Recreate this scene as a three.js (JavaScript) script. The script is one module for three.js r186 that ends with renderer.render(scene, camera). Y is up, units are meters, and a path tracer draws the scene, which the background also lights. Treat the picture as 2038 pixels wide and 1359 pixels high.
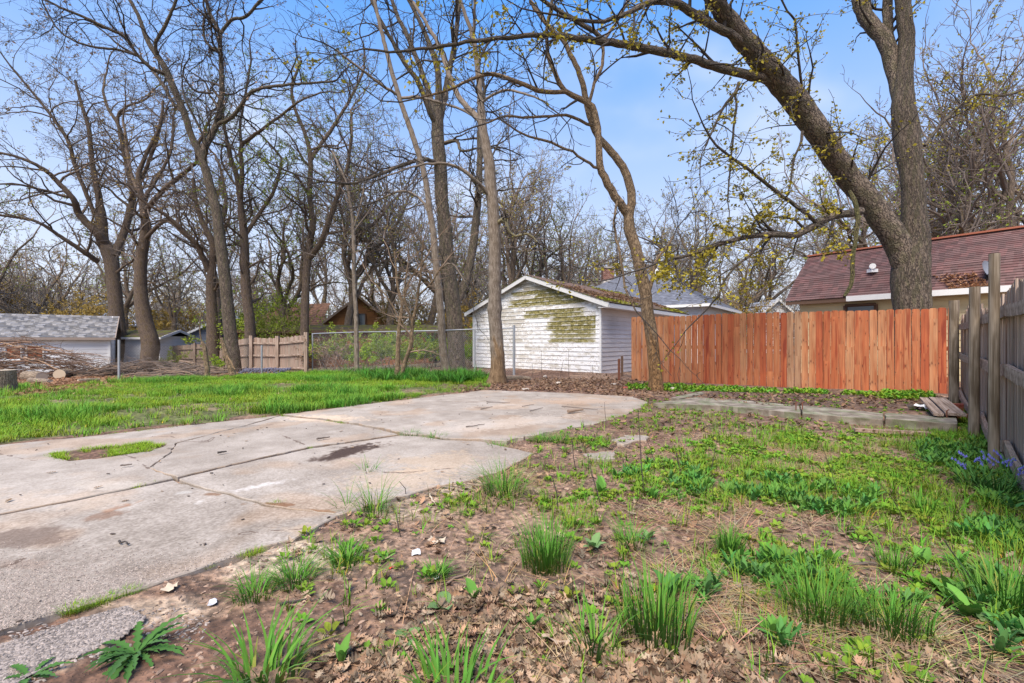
import * as THREE from 'three';
import { mergeGeometries } from 'three/addons/utils/BufferGeometryUtils.js';

// ---------------------------------------------------------------- camera, sky, sun, exposure
const scene = new THREE.Scene();
const EYE = 1.1, F = 906, CX = 1019, CY = 679.5;
const camera = new THREE.PerspectiveCamera(2 * Math.atan(679.5 / F) * 180 / Math.PI, 2038 / 1359, 0.05, 900);
camera.position.set(0, EYE, 0); camera.lookAt(0, EYE, -10);
const renderer = new THREE.WebGLRenderer({ antialias: true });
renderer.toneMapping = THREE.LinearToneMapping;
renderer.toneMappingExposure = 1.42;
renderer.shadowMap.enabled = true;
const SUN = new THREE.Vector3(-0.20, 0.78, 0.50).normalize();
const sun = new THREE.DirectionalLight(new THREE.Color(1.0, 0.90, 0.77), 4.9);
sun.position.copy(SUN).multiplyScalar(60); sun.castShadow = true; sun.shadow.radius = 75;
sun.shadow.camera.left = -50; sun.shadow.camera.right = 50; sun.shadow.camera.top = 50; sun.shadow.camera.bottom = -50; sun.shadow.camera.far = 200;
sun.shadow.mapSize.set(4096, 4096);
scene.add(sun); scene.add(sun.target);

// ---------------------------------------------------------------- random, noise
function RNG(seed) { let s = seed | 0; const r = () => { s = (s + 0x6d2b79f5) | 0; let t = Math.imul(s ^ (s >>> 15), 1 | s); t = (t + Math.imul(t ^ (t >>> 7), 61 | t)) ^ t; return ((t ^ (t >>> 14)) >>> 0) / 4294967296; }; r.r = (a, b) => a + (b - a) * r(); r.g = () => (r() + r() + r() - 1.5) / 0.75; return r; }
const hash = (x, y, z) => { let h = Math.imul(x, 374761393) ^ Math.imul(y, 668265263) ^ Math.imul(z, 2147483647 - 92821); h = Math.imul(h ^ (h >>> 13), 1274126177); h ^= h >>> 16; return (h >>> 0) / 4294967296; };
const sm = (t) => t * t * (3 - 2 * t);
// value noise 0..1; px, py: optional tiling periods
function vn(x, y, z = 0, px = 0, py = 0) {
  const xi = Math.floor(x), yi = Math.floor(y), fx = sm(x - xi), fy = sm(y - yi);
  const X0 = px ? ((xi % px) + px) % px : xi, X1 = px ? (((xi + 1) % px) + px) % px : xi + 1, Y0 = py ? ((yi % py) + py) % py : yi, Y1 = py ? (((yi + 1) % py) + py) % py : yi + 1;
  const a = hash(X0, Y0, z), b = hash(X1, Y0, z), c = hash(X0, Y1, z), d = hash(X1, Y1, z);
  return a + (b - a) * fx + (c - a) * fy + (a - b - c + d) * fx * fy;
}
const fbm = (x, y, z = 0, o = 4, px = 0, py = 0) => { let s = 0, a = 0.5, t = 0; for (let i = 0; i < o; i++) { s += a * vn(x, y, z + i * 17, px, py); t += a; x *= 2; y *= 2; px *= 2; py *= 2; a *= 0.5; } return s / t; };
const clamp = (x, a = 0, b = 1) => Math.min(b, Math.max(a, x));
const step = (a, b, x) => sm(clamp((x - a) / (b - a)));
const lerp = (a, b, t) => a + (b - a) * t;
const mix3 = (a, b, t) => [lerp(a[0], b[0], t), lerp(a[1], b[1], t), lerp(a[2], b[2], t)];

{ // sky: blue air paling to the horizon, thin broken cloud over the whole dome
  const W = 1024, H = 512, d = new Float32Array(W * H * 4);
  for (let j = 0; j < H; j++) {
    const el = (j + 0.5) / H * Math.PI - Math.PI / 2, s = Math.sin(el), c = Math.cos(el);
    for (let i = 0; i < W; i++) {
      const az = (i + 0.5) / W * 2 * Math.PI, k = (j * W + i) * 4, h = Math.max(s, 0);
      const t = Math.pow(clamp(h / 0.60), 0.72);
      let col = mix3([0.80, 0.815, 0.82], [0.105, 0.31, 0.76], t);
      const q = 1 / (h + 0.22), x = c * Math.cos(az) * q * 2.2, y = c * Math.sin(az) * q * 2.2;
      const cl = step(0.52, 0.86, fbm(x + 3.3, y + 7.1, 5, 6)) * 0.42 * step(0.02, 0.2, h);
      col = mix3(col, [0.72, 0.74, 0.77], cl);
      if (s < 0) col = mix3(col, [0.16, 0.14, 0.11], clamp(-s * 6));
      d[k] = col[0]; d[k + 1] = col[1]; d[k + 2] = col[2]; d[k + 3] = 1;
    }
  }
  const t = new THREE.DataTexture(d, W, H, THREE.RGBAFormat, THREE.FloatType);
  t.mapping = THREE.EquirectangularReflectionMapping; t.magFilter = t.minFilter = THREE.LinearFilter; t.wrapS = THREE.RepeatWrapping; t.needsUpdate = true;
  scene.background = t; scene.environment = t;
}

// ---------------------------------------------------------------- places
// The lot is level; past nine metres it falls gently to the west.
const terrain = (x, z) => { const Z = -z; return -clamp(-x * 0.0022, 0, 0.048) * clamp(Z - 9, 0, 19); };
const P = (x, y, Z) => new THREE.Vector3((x - CX) / F * Z, EYE + (CY - y) / F * Z, -Z);
function G(x, y) { // the point of the ground that the photograph shows at x, y
  let Z = EYE * F / (y - CY);
  for (let k = 0; k < 60; k++) { const X = (x - CX) / F * Z, h = terrain(X, -Z); Z = lerp(Z, (EYE - h) * F / (y - CY), 0.5); }
  const v = P(x, y, Z); v.y = terrain(v.x, v.z); return v;
}
const toPx = (x, z, y) => [CX + F * x / -z, CY + F * (EYE - (y ?? terrain(x, z))) / -z];
function inPoly(x, y, p) { let c = false; for (let i = 0, j = p.length - 1; i < p.length; j = i++) if ((p[i][1] > y) !== (p[j][1] > y) && x < (p[j][0] - p[i][0]) * (y - p[i][1]) / (p[j][1] - p[i][1]) + p[i][0]) c = !c; return c; }

// ---------------------------------------------------------------- naming
const used = new Map();
function numbered(name) { const n = used.get(name) ?? 0; used.set(name, n + 1); return n ? name + '_' + String(n).padStart(3, '0') : name; }
function shade(o) { o.traverse((m) => { if (m.isMesh) { m.castShadow = true; m.receiveShadow = true; } }); return o; }
function tag(o, name, label, category, group, kind) {
  o.name = numbered(name); if (label) o.userData.label = label; if (category) o.userData.category = category;
  if (group) o.userData.group = group; if (kind) o.userData.kind = kind; scene.add(shade(o)); return o;
}
function thing(name, label, category, pos = [0, 0, 0], turn = 0, group, kind) {
  const g = new THREE.Group(); if (pos.isVector3) g.position.copy(pos); else g.position.set(...pos); g.rotation.y = turn; return tag(g, name, label, category, group, kind);
}
function part(parent, name, geo, mat, label, kind) { const m = new THREE.Mesh(geo, mat); m.name = name; m.castShadow = m.receiveShadow = true; if (label) m.userData.label = label; if (kind) m.userData.kind = kind; parent.add(m); return m; }

// ---------------------------------------------------------------- textures and materials
function tex(w, h, fn, srgb = true) {
  const d = new Uint8Array(w * h * 4);
  for (let j = 0; j < h; j++) for (let i = 0; i < w; i++) { const c = fn(i / w, j / h, i, j), k = (j * w + i) * 4; if (c.length) { d[k] = clamp(c[0]) * 255; d[k + 1] = clamp(c[1]) * 255; d[k + 2] = clamp(c[2]) * 255; } else d[k] = d[k + 1] = d[k + 2] = clamp(c) * 255; d[k + 3] = 255; }
  const t = new THREE.DataTexture(d, w, h); t.magFilter = THREE.LinearFilter; t.minFilter = THREE.LinearMipmapLinearFilter; t.wrapS = t.wrapT = THREE.RepeatWrapping; if (srgb) t.colorSpace = THREE.SRGBColorSpace; t.needsUpdate = true; return t;
}
const std = (o) => new THREE.MeshStandardMaterial({ roughness: 0.9, side: THREE.DoubleSide, ...o });
const rgb = (r, g, b) => new THREE.Color().setRGB(r, g, b);
const leafMat = (o) => new THREE.MeshPhysicalMaterial({ roughness: 0.75, transmission: 0.3, thickness: 0, side: THREE.DoubleSide, specularIntensity: 0.25, ...o });

// ---------------------------------------------------------------- geometry helpers
function Acc() { return { p: [], n: [], uv: [], c: null, i: [] }; }
function geoOf(a) {
  const g = new THREE.BufferGeometry();
  g.setAttribute('position', new THREE.Float32BufferAttribute(a.p, 3)); g.setAttribute('normal', new THREE.Float32BufferAttribute(a.n, 3)); g.setAttribute('uv', new THREE.Float32BufferAttribute(a.uv, 2));
  if (a.c) g.setAttribute('color', new THREE.Float32BufferAttribute(a.c, 3));
  g.setIndex(a.p.length / 3 > 65535 ? new THREE.BufferAttribute(new Uint32Array(a.i), 1) : a.i); return g;
}
// a tapered tube along points; rough: relief of the bark as a share of the radius
function tube(a, pts, rad, sides, o = {}) {
  const n = pts.length, base = a.p.length / 3, T = new THREE.Vector3(), N = new THREE.Vector3(), B = new THREE.Vector3(), q = new THREE.Vector3();
  T.subVectors(pts[1], pts[0]).normalize(); N.set(Math.abs(T.y) > 0.9 ? 1 : 0, Math.abs(T.y) > 0.9 ? 0 : 1, 0).cross(T).normalize();
  const around = Math.max(1, Math.round(2 * Math.PI * rad[0] / 0.5)); let v = 0;
  for (let k = 0; k < n; k++) {
    T.subVectors(pts[Math.min(k + 1, n - 1)], pts[Math.max(k - 1, 0)]).normalize();
    N.addScaledVector(T, -N.dot(T)).normalize(); B.crossVectors(T, N);
    if (k) v += pts[k].distanceTo(pts[k - 1]);
    for (let s = 0; s <= sides; s++) {
      const w = s / sides * 2 * Math.PI, cs = Math.cos(w), sn = Math.sin(w); let r = rad[k];
      if (o.rough) r *= 1 + o.rough * (fbm(s % sides / sides * (o.ribs ?? 9), v * 1.1, o.seed ?? 3, 3, o.ribs ?? 9) - 0.5) * 2;
      if (o.flare && v < o.flareH) { const f = Math.pow(1 - v / o.flareH, 2); r *= 1 + o.flare * f * (0.6 + 0.8 * vn(s % sides / sides * 5, 0, (o.seed ?? 1) + 9, 5)); }
      q.copy(N).multiplyScalar(cs).addScaledVector(B, sn);
      a.p.push(pts[k].x + q.x * r, pts[k].y + q.y * r, pts[k].z + q.z * r); a.n.push(q.x, q.y, q.z); a.uv.push(s / sides * around, v);
      if (a.c) { const c = o.color ? o.color(v, w, pts[k]) : [1, 1, 1]; a.c.push(c[0], c[1], c[2]); }
    }
  }
  const m = sides + 1;
  for (let k = 0; k < n - 1; k++) for (let s = 0; s < sides; s++) { const b = base + k * m + s; a.i.push(b, b + 1, b + m, b + 1, b + m + 1, b + m); }
  if (o.cap) for (const k of [0, n - 1]) { // closed ends
    const c = a.p.length / 3, f = k ? 1 : -1; T.subVectors(pts[Math.min(k + 1, n - 1)], pts[Math.max(k - 1, 0)]).normalize().multiplyScalar(f);
    a.p.push(pts[k].x, pts[k].y, pts[k].z); a.n.push(T.x, T.y, T.z); a.uv.push(0.5, v); if (a.c) a.c.push(1, 1, 1);
    for (let s = 0; s <= sides; s++) { const b = (base + k * m + s) * 3; a.p.push(a.p[b], a.p[b + 1], a.p[b + 2]); a.n.push(T.x, T.y, T.z); a.uv.push(0.5 + 0.1 * Math.cos(s), v); if (a.c) a.c.push(1, 1, 1); }
    for (let s = 0; s < sides; s++) f > 0 ? a.i.push(c, c + 1 + s, c + 2 + s) : a.i.push(c, c + 2 + s, c + 1 + s);
  }
}
const sidesFor = (r) => r < 0.011 ? 3 : r < 0.03 ? 4 : r < 0.07 ? 6 : r < 0.13 ? 9 : 14;
function smooth(pts, rad, stepLen, wob, rnd) { // Catmull-Rom through the points with small crooks
  const P_ = [], R_ = [], n = pts.length;
  for (let k = 0; k < n - 1; k++) {
    const p0 = pts[Math.max(k - 1, 0)], p1 = pts[k], p2 = pts[k + 1], p3 = pts[Math.min(k + 2, n - 1)], m = Math.max(1, Math.round(p1.distanceTo(p2) / stepLen));
    for (let j = 0; j < m; j++) {
      const t = j / m, t2 = t * t, t3 = t2 * t, f = (a, b, c, d) => 0.5 * (2 * b + (c - a) * t + (2 * a - 5 * b + 4 * c - d) * t2 + (3 * b - a - 3 * c + d) * t3);
      const v = new THREE.Vector3(f(p0.x, p1.x, p2.x, p3.x), f(p0.y, p1.y, p2.y, p3.y), f(p0.z, p1.z, p2.z, p3.z));
      if (k + j > 0) v.add(new THREE.Vector3(rnd.g() * wob, rnd.g() * wob, rnd.g() * wob));
      P_.push(v); R_.push(lerp(rad[k], rad[k + 1], t));
    }
  }
  P_.push(pts[n - 1].clone()); R_.push(rad[n - 1]); return [P_, R_];
}
function box(w, h, d, x = 0, y = 0, z = 0) { return new THREE.BoxGeometry(w, h, d).translate(x, y, z); }
// a prism with the four-or-more cornered section given in a plane, between two faces (for boards cut to a slope)
function hull8(c) { // c: 8 corners, bottom loop 0..3 then top loop 4..7
  const f = [[0, 3, 2, 1], [4, 5, 6, 7], [0, 1, 5, 4], [1, 2, 6, 5], [2, 3, 7, 6], [3, 0, 4, 7]], p = [], uv = [];
  for (const q of f) for (const k of [0, 1, 2, 0, 2, 3]) { const v = c[q[k]]; p.push(v.x, v.y, v.z); uv.push(v.u ?? v.x, v.v ?? v.y); }
  const g = new THREE.BufferGeometry(); g.setAttribute('position', new THREE.Float32BufferAttribute(p, 3)); g.setAttribute('uv', new THREE.Float32BufferAttribute(uv, 2)); g.computeVertexNormals(); return g;
}
const V = (x, y, z, u, v) => { const k = new THREE.Vector3(x, y, z); if (u !== undefined) { k.u = u; k.v = v; } return k; };

// ---------------------------------------------------------------- the ground
const SLABS = {
  front: [[-260, 1096], [0, 1031], [180, 995], [345, 961], [460, 992], [540, 1013], [672, 1030], [590, 1076], [420, 1130], [300, 1172], [130, 1222], [0, 1264], [-260, 1350]],
  middle: [[352, 957], [480, 926], [620, 895], [700, 884], [800, 868], [880, 877], [955, 881], [1062, 903], [1010, 935], [940, 958], [860, 975], [760, 1003], [676, 1027], [544, 1009], [464, 988]],
  west: [[-260, 1086], [0, 1026], [180, 990], [343, 955], [296, 933], [338, 905], [354, 883], [521, 839], [557, 828.5], [400, 845], [200, 868], [0, 888], [-260, 915]],
  east: [[297, 934], [349, 953], [480, 922], [618, 891], [700, 880], [795, 866], [720, 850], [650, 839], [559, 829.5], [522, 840], [355, 884], [339, 906]],
  back: [[564, 827], [652, 836], [722, 847], [802, 864], [880, 873], [960, 878], [1012, 880], [1090, 862], [1180, 846], [1245, 826], [1290, 803], [1262, 791], [1120, 783], [965, 778], [820, 795], [690, 811]],
};
let BROKEN; const HOLE = [[88, 906], [180, 893], [300, 882], [326, 886], [300, 900], [205, 912], [130, 919]];
const LOT = [[-260, 915], [0, 888], [556, 827], [690, 811], [820, 795], [965, 778], [1120, 783], [1262, 791], [1290, 803], [1245, 826], [1180, 846], [1012, 882], [1062, 903], [1010, 935], [940, 958], [860, 975], [760, 1003], [672, 1030], [590, 1076], [420, 1130], [130, 1222], [0, 1264], [-260, 1350]];
const onSlab = (x, y) => inPoly(x, y, LOT) && !inPoly(x, y, HOLE);
const LAWN = [[-400, 925], [0, 884], [300, 848], [560, 824], [700, 807], [830, 790], [960, 772], [970, 752], [860, 742], [620, 744], [480, 748], [330, 757], [120, 772], [-400, 775]];
const BED = [[1340, 795], [1400, 783], [1640, 790], [1880, 800], [1905, 842], [1760, 832], [1524, 816], [1373, 802]];
const relief = (x, z) => (fbm(x * 2.6, z * 2.6, 1, 3) - 0.5) * 0.05 + (fbm(x * 9, z * 9, 4, 2) - 0.5) * 0.016;
function gh(x, z) {
  let h = terrain(x, z);
  if (z < -0.9 && z > -30) { const [a, b] = toPx(x, z, h); if (onSlab(a, b)) return h - 0.03; if (inPoly(a, b, HOLE)) return h + 0.004; if (inPoly(a, b, BED)) h += 0.06; }
  // low bank of soil along the white garage and the board fence
  const e = (x - 2.2) * 0.735 + (-z - 14.4) * -0.678, d = (x - 2.2) * 0.678 + (-z - 14.4) * 0.735;
  h += 0.13 * Math.exp(-d * d * 1.6) * step(-4.2, -3, e) * (1 - step(1.2, 2.2, e));
  return h + relief(x, z);
}
// what the soil is made of at a place: dark mould, dry sand, brown litter, sod
function soil(x, z) {
  const n = fbm(x * 1.3, z * 1.3, 11, 4), m = fbm(x * 5, z * 5, 12, 3);
  let c = mix3([0.175, 0.098, 0.064], [0.29, 0.19, 0.13], step(0.42, 0.68, n * 0.7 + m * 0.3));
  if (z > -0.9) return mix3(c, [0.13, 0.13, 0.06], step(0.45, 0.6, n));
  const [a, b] = toPx(x, z), w = (n - 0.5) * 70, w2 = (m - 0.5) * 60;
  if (inPoly(a + w, b + w2 * 0.3, LAWN)) c = mix3([0.13, 0.14, 0.045], [0.26, 0.19, 0.12], step(0.55, 0.7, n));
  const sand = (p, s) => { const t = Math.hypot((a - p[0]) / p[2], (b - p[1]) / p[3]); c = mix3(c, [0.47, 0.375, 0.275], s * (1 - step(0.55, 1.1, t + (m - 0.5) * 0.8))); };
  sand([560, 1110, 190, 45], 0.9); sand([300, 1215, 170, 30], 0.6); sand([880, 960, 120, 30], 0.85); sand([40, 1310, 120, 40], 0.6); sand([800, 1010, 130, 35], 0.6);
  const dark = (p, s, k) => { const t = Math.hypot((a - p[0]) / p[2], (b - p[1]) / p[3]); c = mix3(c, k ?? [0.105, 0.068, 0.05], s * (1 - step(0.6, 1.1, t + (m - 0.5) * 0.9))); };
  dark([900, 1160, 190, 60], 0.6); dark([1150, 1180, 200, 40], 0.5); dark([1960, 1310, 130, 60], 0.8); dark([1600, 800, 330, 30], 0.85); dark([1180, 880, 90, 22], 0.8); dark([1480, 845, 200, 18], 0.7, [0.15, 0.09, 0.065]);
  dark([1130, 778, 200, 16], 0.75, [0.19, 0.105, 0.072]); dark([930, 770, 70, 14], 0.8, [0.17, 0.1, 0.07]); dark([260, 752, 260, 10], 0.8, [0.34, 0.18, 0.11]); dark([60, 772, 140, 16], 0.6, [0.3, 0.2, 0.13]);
  if (-z > 22) c = mix3(c, [0.13, 0.12, 0.06], 0.7);
  return c;
}
{
  // one sheet: fine cells near the yard, wide ones out to the horizon
  const axis = (lo, hi, f, far, k) => { const a = []; for (let i = k; i >= 1; i--) a.push(lo - Math.pow(i / k, 3) * (far + lo) - i * f); for (let x = lo; x <= hi + 1e-6; x += f) a.push(x); for (let i = 1; i <= k; i++) a.push(hi + Math.pow(i / k, 3) * (far - hi) + i * f); return a; };
  const xs = axis(-9, 9, 0.05, 420, 46), zs = axis(-17, -0.8, 0.045, 420, 46), p = [], c = [], uv = [], idx = [];
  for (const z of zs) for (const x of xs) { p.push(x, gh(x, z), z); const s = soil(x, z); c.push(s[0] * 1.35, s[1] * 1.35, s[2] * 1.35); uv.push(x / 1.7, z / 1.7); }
  const W = xs.length;
  for (let j = 0; j < zs.length - 1; j++) for (let i = 0; i < W - 1; i++) { const k = j * W + i; idx.push(k, k + W, k + 1, k + 1, k + W, k + W + 1); }
  const g = new THREE.BufferGeometry(); g.setAttribute('position', new THREE.Float32BufferAttribute(p, 3)); g.setAttribute('color', new THREE.Float32BufferAttribute(c, 3)); g.setAttribute('uv', new THREE.Float32BufferAttribute(uv, 2)); g.setIndex(new THREE.BufferAttribute(new Uint32Array(idx), 1)); g.computeVertexNormals();
  const crumbs = (u, v) => { const a = fbm(u * 60, v * 60, 31, 3, 60, 60), b = fbm(u * 14, v * 14, 41, 3, 14, 14), s = hash(Math.floor(u * 512), Math.floor(v * 512), 3); return [a, b, s]; };
  const map = tex(1024, 1024, (u, v) => { const [a, b, s] = crumbs(u, v); const k = 0.62 + (a - 0.5) * 0.75 + (b - 0.5) * 0.35, l = s > 0.985 ? 0.25 : s < 0.02 ? -0.25 : 0; return [k + l + 0.16, k + l + 0.145, k + l + 0.13]; });
  const bump = tex(1024, 1024, (u, v) => { const [a, b, s] = crumbs(u, v); return a * 0.8 + b * 0.2 + (s > 0.985 ? 0.2 : 0); }, false);
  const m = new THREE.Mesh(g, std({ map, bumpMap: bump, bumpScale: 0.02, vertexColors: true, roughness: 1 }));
  tag(m, 'ground', 'bare brown yard soil with sandy and mossy patches', 'ground', null, 'structure');
}

// ---------------------------------------------------------------- the concrete drive
{
  const X0 = -12, Z0 = -14, S = 14.5, N = 2048;
  const spots = [ // things that lie or have soaked into the concrete: [px x, px y, half sizes, colour, strength]
    [700, 899, 85, 11, [0.24, 0.17, 0.13], 0.95, -0.24], [60, 1075, 110, 26, [0.42, 0.35, 0.30], 0.7, 0], [215, 1030, 45, 8, [0.46, 0.34, 0.26], 0.6, -0.2], [250, 1012, 40, 5, [0.55, 0.38, 0.27], 0.6, -0.25], [540, 1008, 45, 6, [0.47, 0.33, 0.22], 0.85, 0], [425, 988, 30, 5, [0.48, 0.36, 0.27], 0.8, 0], [640, 1022, 34, 6, [0.52, 0.38, 0.26], 0.8, 0.1],
    [870, 925, 120, 25, [0.74, 0.64, 0.53], 0.5, 0], [790, 960, 140, 25, [0.75, 0.65, 0.54], 0.5, -0.1], [640, 835, 90, 9, [0.83, 0.73, 0.62], 0.7, 0], [120, 1000, 160, 22, [0.74, 0.66, 0.58], 0.5, 0], [640, 1075, 100, 30, [0.74, 0.64, 0.53], 0.5, 0], [210, 968, 90, 13, [0.73, 0.68, 0.62], 0.5, 0],
    [520, 970, 70, 5, [0.86, 0.84, 0.82], 0.5, -0.2], [400, 1003, 18, 4, [0.80, 0.78, 0.75], 0.45, -0.2], [365, 985, 18, 3, [0.78, 0.77, 0.74], 0.4, -0.1], [1000, 845, 160, 12, [0.78, 0.72, 0.66], 0.5, -0.1], [1150, 800, 120, 7, [0.72, 0.6, 0.5], 0.5, 0], [45, 1130, 60, 10, [0.55, 0.47, 0.41], 0.5, 0], [160, 905, 70, 6, [0.6, 0.48, 0.4], 0.4, 0],
  ];
  const cracks = [[[745, 942], [800, 944], [860, 938], [945, 931]], [[280, 872], [340, 870], [365, 880], [415, 882], [425, 872]], [[350, 868], [375, 876], [405, 880]], [[0, 1135], [30, 1127], [42, 1120]], [[480, 1068], [540, 1062], [600, 1058]], [[930, 812], [1000, 815], [1060, 818]], [[560, 868], [590, 880], [620, 893]], [[870, 800], [960, 803], [1010, 806]], [[295, 935], [268, 914], [240, 905]], [[490, 850], [560, 846], [640, 838]], [[0, 905], [60, 918], [100, 922]]].map((l) => ({ p: l.map((q) => G(...q)), w: 0.0065, x0: Math.min(...l.map((q) => q[0])) - 25, x1: Math.max(...l.map((q) => q[0])) + 25, y0: Math.min(...l.map((q) => q[1])) - 15, y1: Math.max(...l.map((q) => q[1])) + 15 }));
  const map = tex(N, N, (u, v, i, j) => {
    const x = X0 + u * S, z = Z0 + v * S, [a, b] = toPx(x, z, 0);
    const n = fbm(x * 0.9, z * 0.9, 21, 4), m = fbm(x * 6, z * 6, 22, 3), f = hash(i, j, 5), f2 = hash(i >> 1, j >> 1, 6), near = 1 - step(3.2, 5.5, -z - x * 0.25);
    let k = 0.565 + (n - 0.5) * 0.14 + (m - 0.5) * 0.14 + (f - 0.5) * 0.07 + (fbm(x * 75, z * 75, 29, 2) - 0.5) * (0.06 + 0.12 * near);
    if (f > 0.988) k -= 0.14;
    let c = [k + 0.035, k - 0.012, k - 0.06]; c = mix3(c, [k + 0.045, k - 0.032, k - 0.105], step(0.5, 0.7, fbm(x * 2, z * 2, 25, 3)));
    for (const [sx, sy, w, h, col, s, sl] of spots) { const dx = a - sx, dy = b - sy - dx * sl, t = Math.hypot(dx / w, dy / h); if (t < 1.5) c = mix3(c, col.map((q) => q + (f - 0.5) * 0.1), s * (1 - step(0.45, 1.05, t + (m - 0.5) * 1.1 + (fbm(x * 28, z * 28, 24, 2) - 0.5) * 0.9))); }
    for (const l of cracks) { if (a < l.x0 || a > l.x1 || b < l.y0 || b > l.y1) continue; for (let q = 0; q < l.p.length - 1; q++) { const A = l.p[q], B = l.p[q + 1], dx = B.x - A.x, dz = B.z - A.z, t = clamp(((x - A.x) * dx + (z - A.z) * dz) / (dx * dx + dz * dz)), d = Math.hypot(x - A.x - dx * t, z - A.z - dz * t) + (m - 0.5) * 0.05 + (fbm(x * 14, z * 14, 27, 2) - 0.5) * 0.04; if (Math.abs(d) < l.w) c = mix3(c, [0.34, 0.27, 0.22], 0.7); } }
    return c;
  });
  map.repeat.set(1 / S, 1 / S); map.offset.set(-X0 / S, -Z0 / S);
  const bump = tex(512, 512, (u, v, i, j) => 0.5 + (fbm(u * 50, v * 50, 3, 2, 50, 50) - 0.5) * 0.9 + (hash(i, j, 4) - 0.5) * 0.3, false); bump.repeat.set(1.1, 1.1);
  const mat = std({ map, bumpMap: bump, bumpScale: 0.001, roughness: 0.92 });
  const rnd = RNG(5), drive = thing('driveway', 'cracked pale concrete drive of several slabs', 'driveway', [0, 0, 0], 0, null, 'structure');
  const ragged = (poly, amp, k) => { const o = []; for (let i = 0; i < poly.length; i++) { const a = G(...poly[i]), b = G(...poly[(i + 1) % poly.length]), n = Math.max(1, Math.round(a.distanceTo(b) / 0.07)); for (let j = 0; j < n; j++) { const x = lerp(a.x, b.x, j / n), z = lerp(a.z, b.z, j / n); o.push(new THREE.Vector2(x + (fbm(x * 3, z * 3, k, 3) - 0.5) * amp * 3 + rnd.g() * amp * 0.35, z + (fbm(x * 3, z * 3, k + 7, 3) - 0.5) * amp * 3 + rnd.g() * amp * 0.35)); } } return o; };
  const slab = (poly, top, hole, amp = 0.022, t = 0.07, k = 9, parent = drive, name = 'slab', mt = mat, label) => {
    const s = new THREE.Shape(ragged(poly, amp, k)); if (hole) s.holes.push(new THREE.Path(ragged(hole, 0.05, 3)));
    const g = new THREE.ExtrudeGeometry(s, { depth: t, bevelEnabled: true, bevelThickness: 0.006, bevelSize: 0.005, bevelOffset: -0.005, bevelSegments: 1, curveSegments: 1 });
    g.rotateX(Math.PI / 2); g.translate(0, top, 0); const m = part(parent, name, g, mt, label); return m;
  };
  slab(SLABS.front, 0.012); slab(SLABS.middle, 0.008); slab(SLABS.west, 0.006, HOLE); slab(SLABS.east, 0.007); slab(SLABS.back, 0.012, null, 0.05);
  // worn corner where the stones of the concrete lie bare
  slab(BROKEN = [[-60, 1352], [0, 1290], [70, 1268], [150, 1240], [250, 1212], [290, 1235], [240, 1275], [160, 1310], [60, 1350], [0, 1385]], 0.006, null, 0.05, 0.05, 9, drive, 'broken_slab');
  // loose pieces further along
  const frag = (poly, label) => { const g = thing('concrete_fragment', label, 'concrete', [0, 0, 0]); slab(poly, 0.014, null, 0.09, 0.07, 15, g, 'chunk'); };
  frag([[1225, 878], [1245, 870], [1280, 870], [1290, 878], [1262, 888], [1235, 888]], 'flat pale concrete fragment lying in the weeds right of the drive');
  frag([[1170, 910], [1200, 903], [1235, 905], [1220, 918], [1180, 920]], 'half buried concrete fragment nearer the viewer beside the drive');
  // raised concrete kerb of the planting bed
  const kerb = thing('garden_kerb', 'raised weathered concrete kerb edging the dark planting bed', 'kerb', [0, 0, 0], 0, null, 'thing');
  const oldConcrete = std({ map: tex(512, 512, (u, v, i, j) => { const n = fbm(u * 9, v * 9, 3, 4, 9, 9), f = (hash(i, j, 9) - 0.5) * 0.14, q = 0.46 + (n - 0.5) * 0.4 + f; return mix3([q + 0.04, q, q - 0.05], [q - 0.01, q - 0.01, q - 0.1], step(0.5, 0.65, fbm(u * 5, v * 5, 8, 3, 5, 5))); }), roughness: 0.95 });
  const kb = (poly, t, nm = 'kerb_block') => slab(poly, t, null, 0.012, 0.2, 31, kerb, nm, oldConcrete);
  kb([[1300, 812], [1440, 818], [1594, 834], [1590, 818], [1480, 806], [1385, 800]], 0.08); kb([[1598, 836], [1757, 850], [1757, 836], [1640, 822], [1593, 819]], 0.09); kb([[1761, 850], [1903, 862], [1905, 849], [1762, 837]], 0.105);
  kb([[1335, 800], [1352, 802], [1404, 790], [1392, 787]], 0.075);
}

// ---------------------------------------------------------------- building materials
const M = {};
M.white = std({ color: rgb(0.74, 0.73, 0.72), roughness: 0.7 });
M.dark = std({ color: rgb(0.03, 0.028, 0.026) });
M.brown = std({ color: rgb(0.13, 0.075, 0.05) });
M.glass = new THREE.MeshPhysicalMaterial({ color: rgb(0.1, 0.12, 0.14), roughness: 0.08 });
M.steel = std({ color: rgb(0.42, 0.43, 0.45), metalness: 0.6, roughness: 0.5 });
M.rust = std({ color: rgb(0.16, 0.06, 0.035), roughness: 0.9 });
const shingleTex = (base, vary, seed, tint) => tex(512, 512, (u, v, i, j) => { const row = Math.floor(v * 8), k = Math.floor((u + (row % 2) * 0.06 + hash(row, 1, seed) * 0.3) * 12), t = (hash(k, row, seed) - 0.5) * vary + (hash(i, j, seed) - 0.5) * 0.14 + (fbm(u * 6, v * 6, seed, 3, 6, 6) - 0.5) * 0.08; return base.map((b, q) => b * (1 + t + (tint && hash(k, row, seed + 4) > 0.7 ? tint[q] : 0))); });
M.slate = std({ map: shingleTex([0.50, 0.49, 0.49], 0.5, 3, [-0.12, -0.1, -0.06]), roughness: 0.95 });
M.redRoof = std({ map: shingleTex([0.40, 0.305, 0.295], 0.26, 7, [0.03, -0.03, -0.03]), roughness: 0.95 });
M.blueRoof = std({ map: shingleTex([0.40, 0.41, 0.45], 0.25, 9), roughness: 0.95 });
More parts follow.
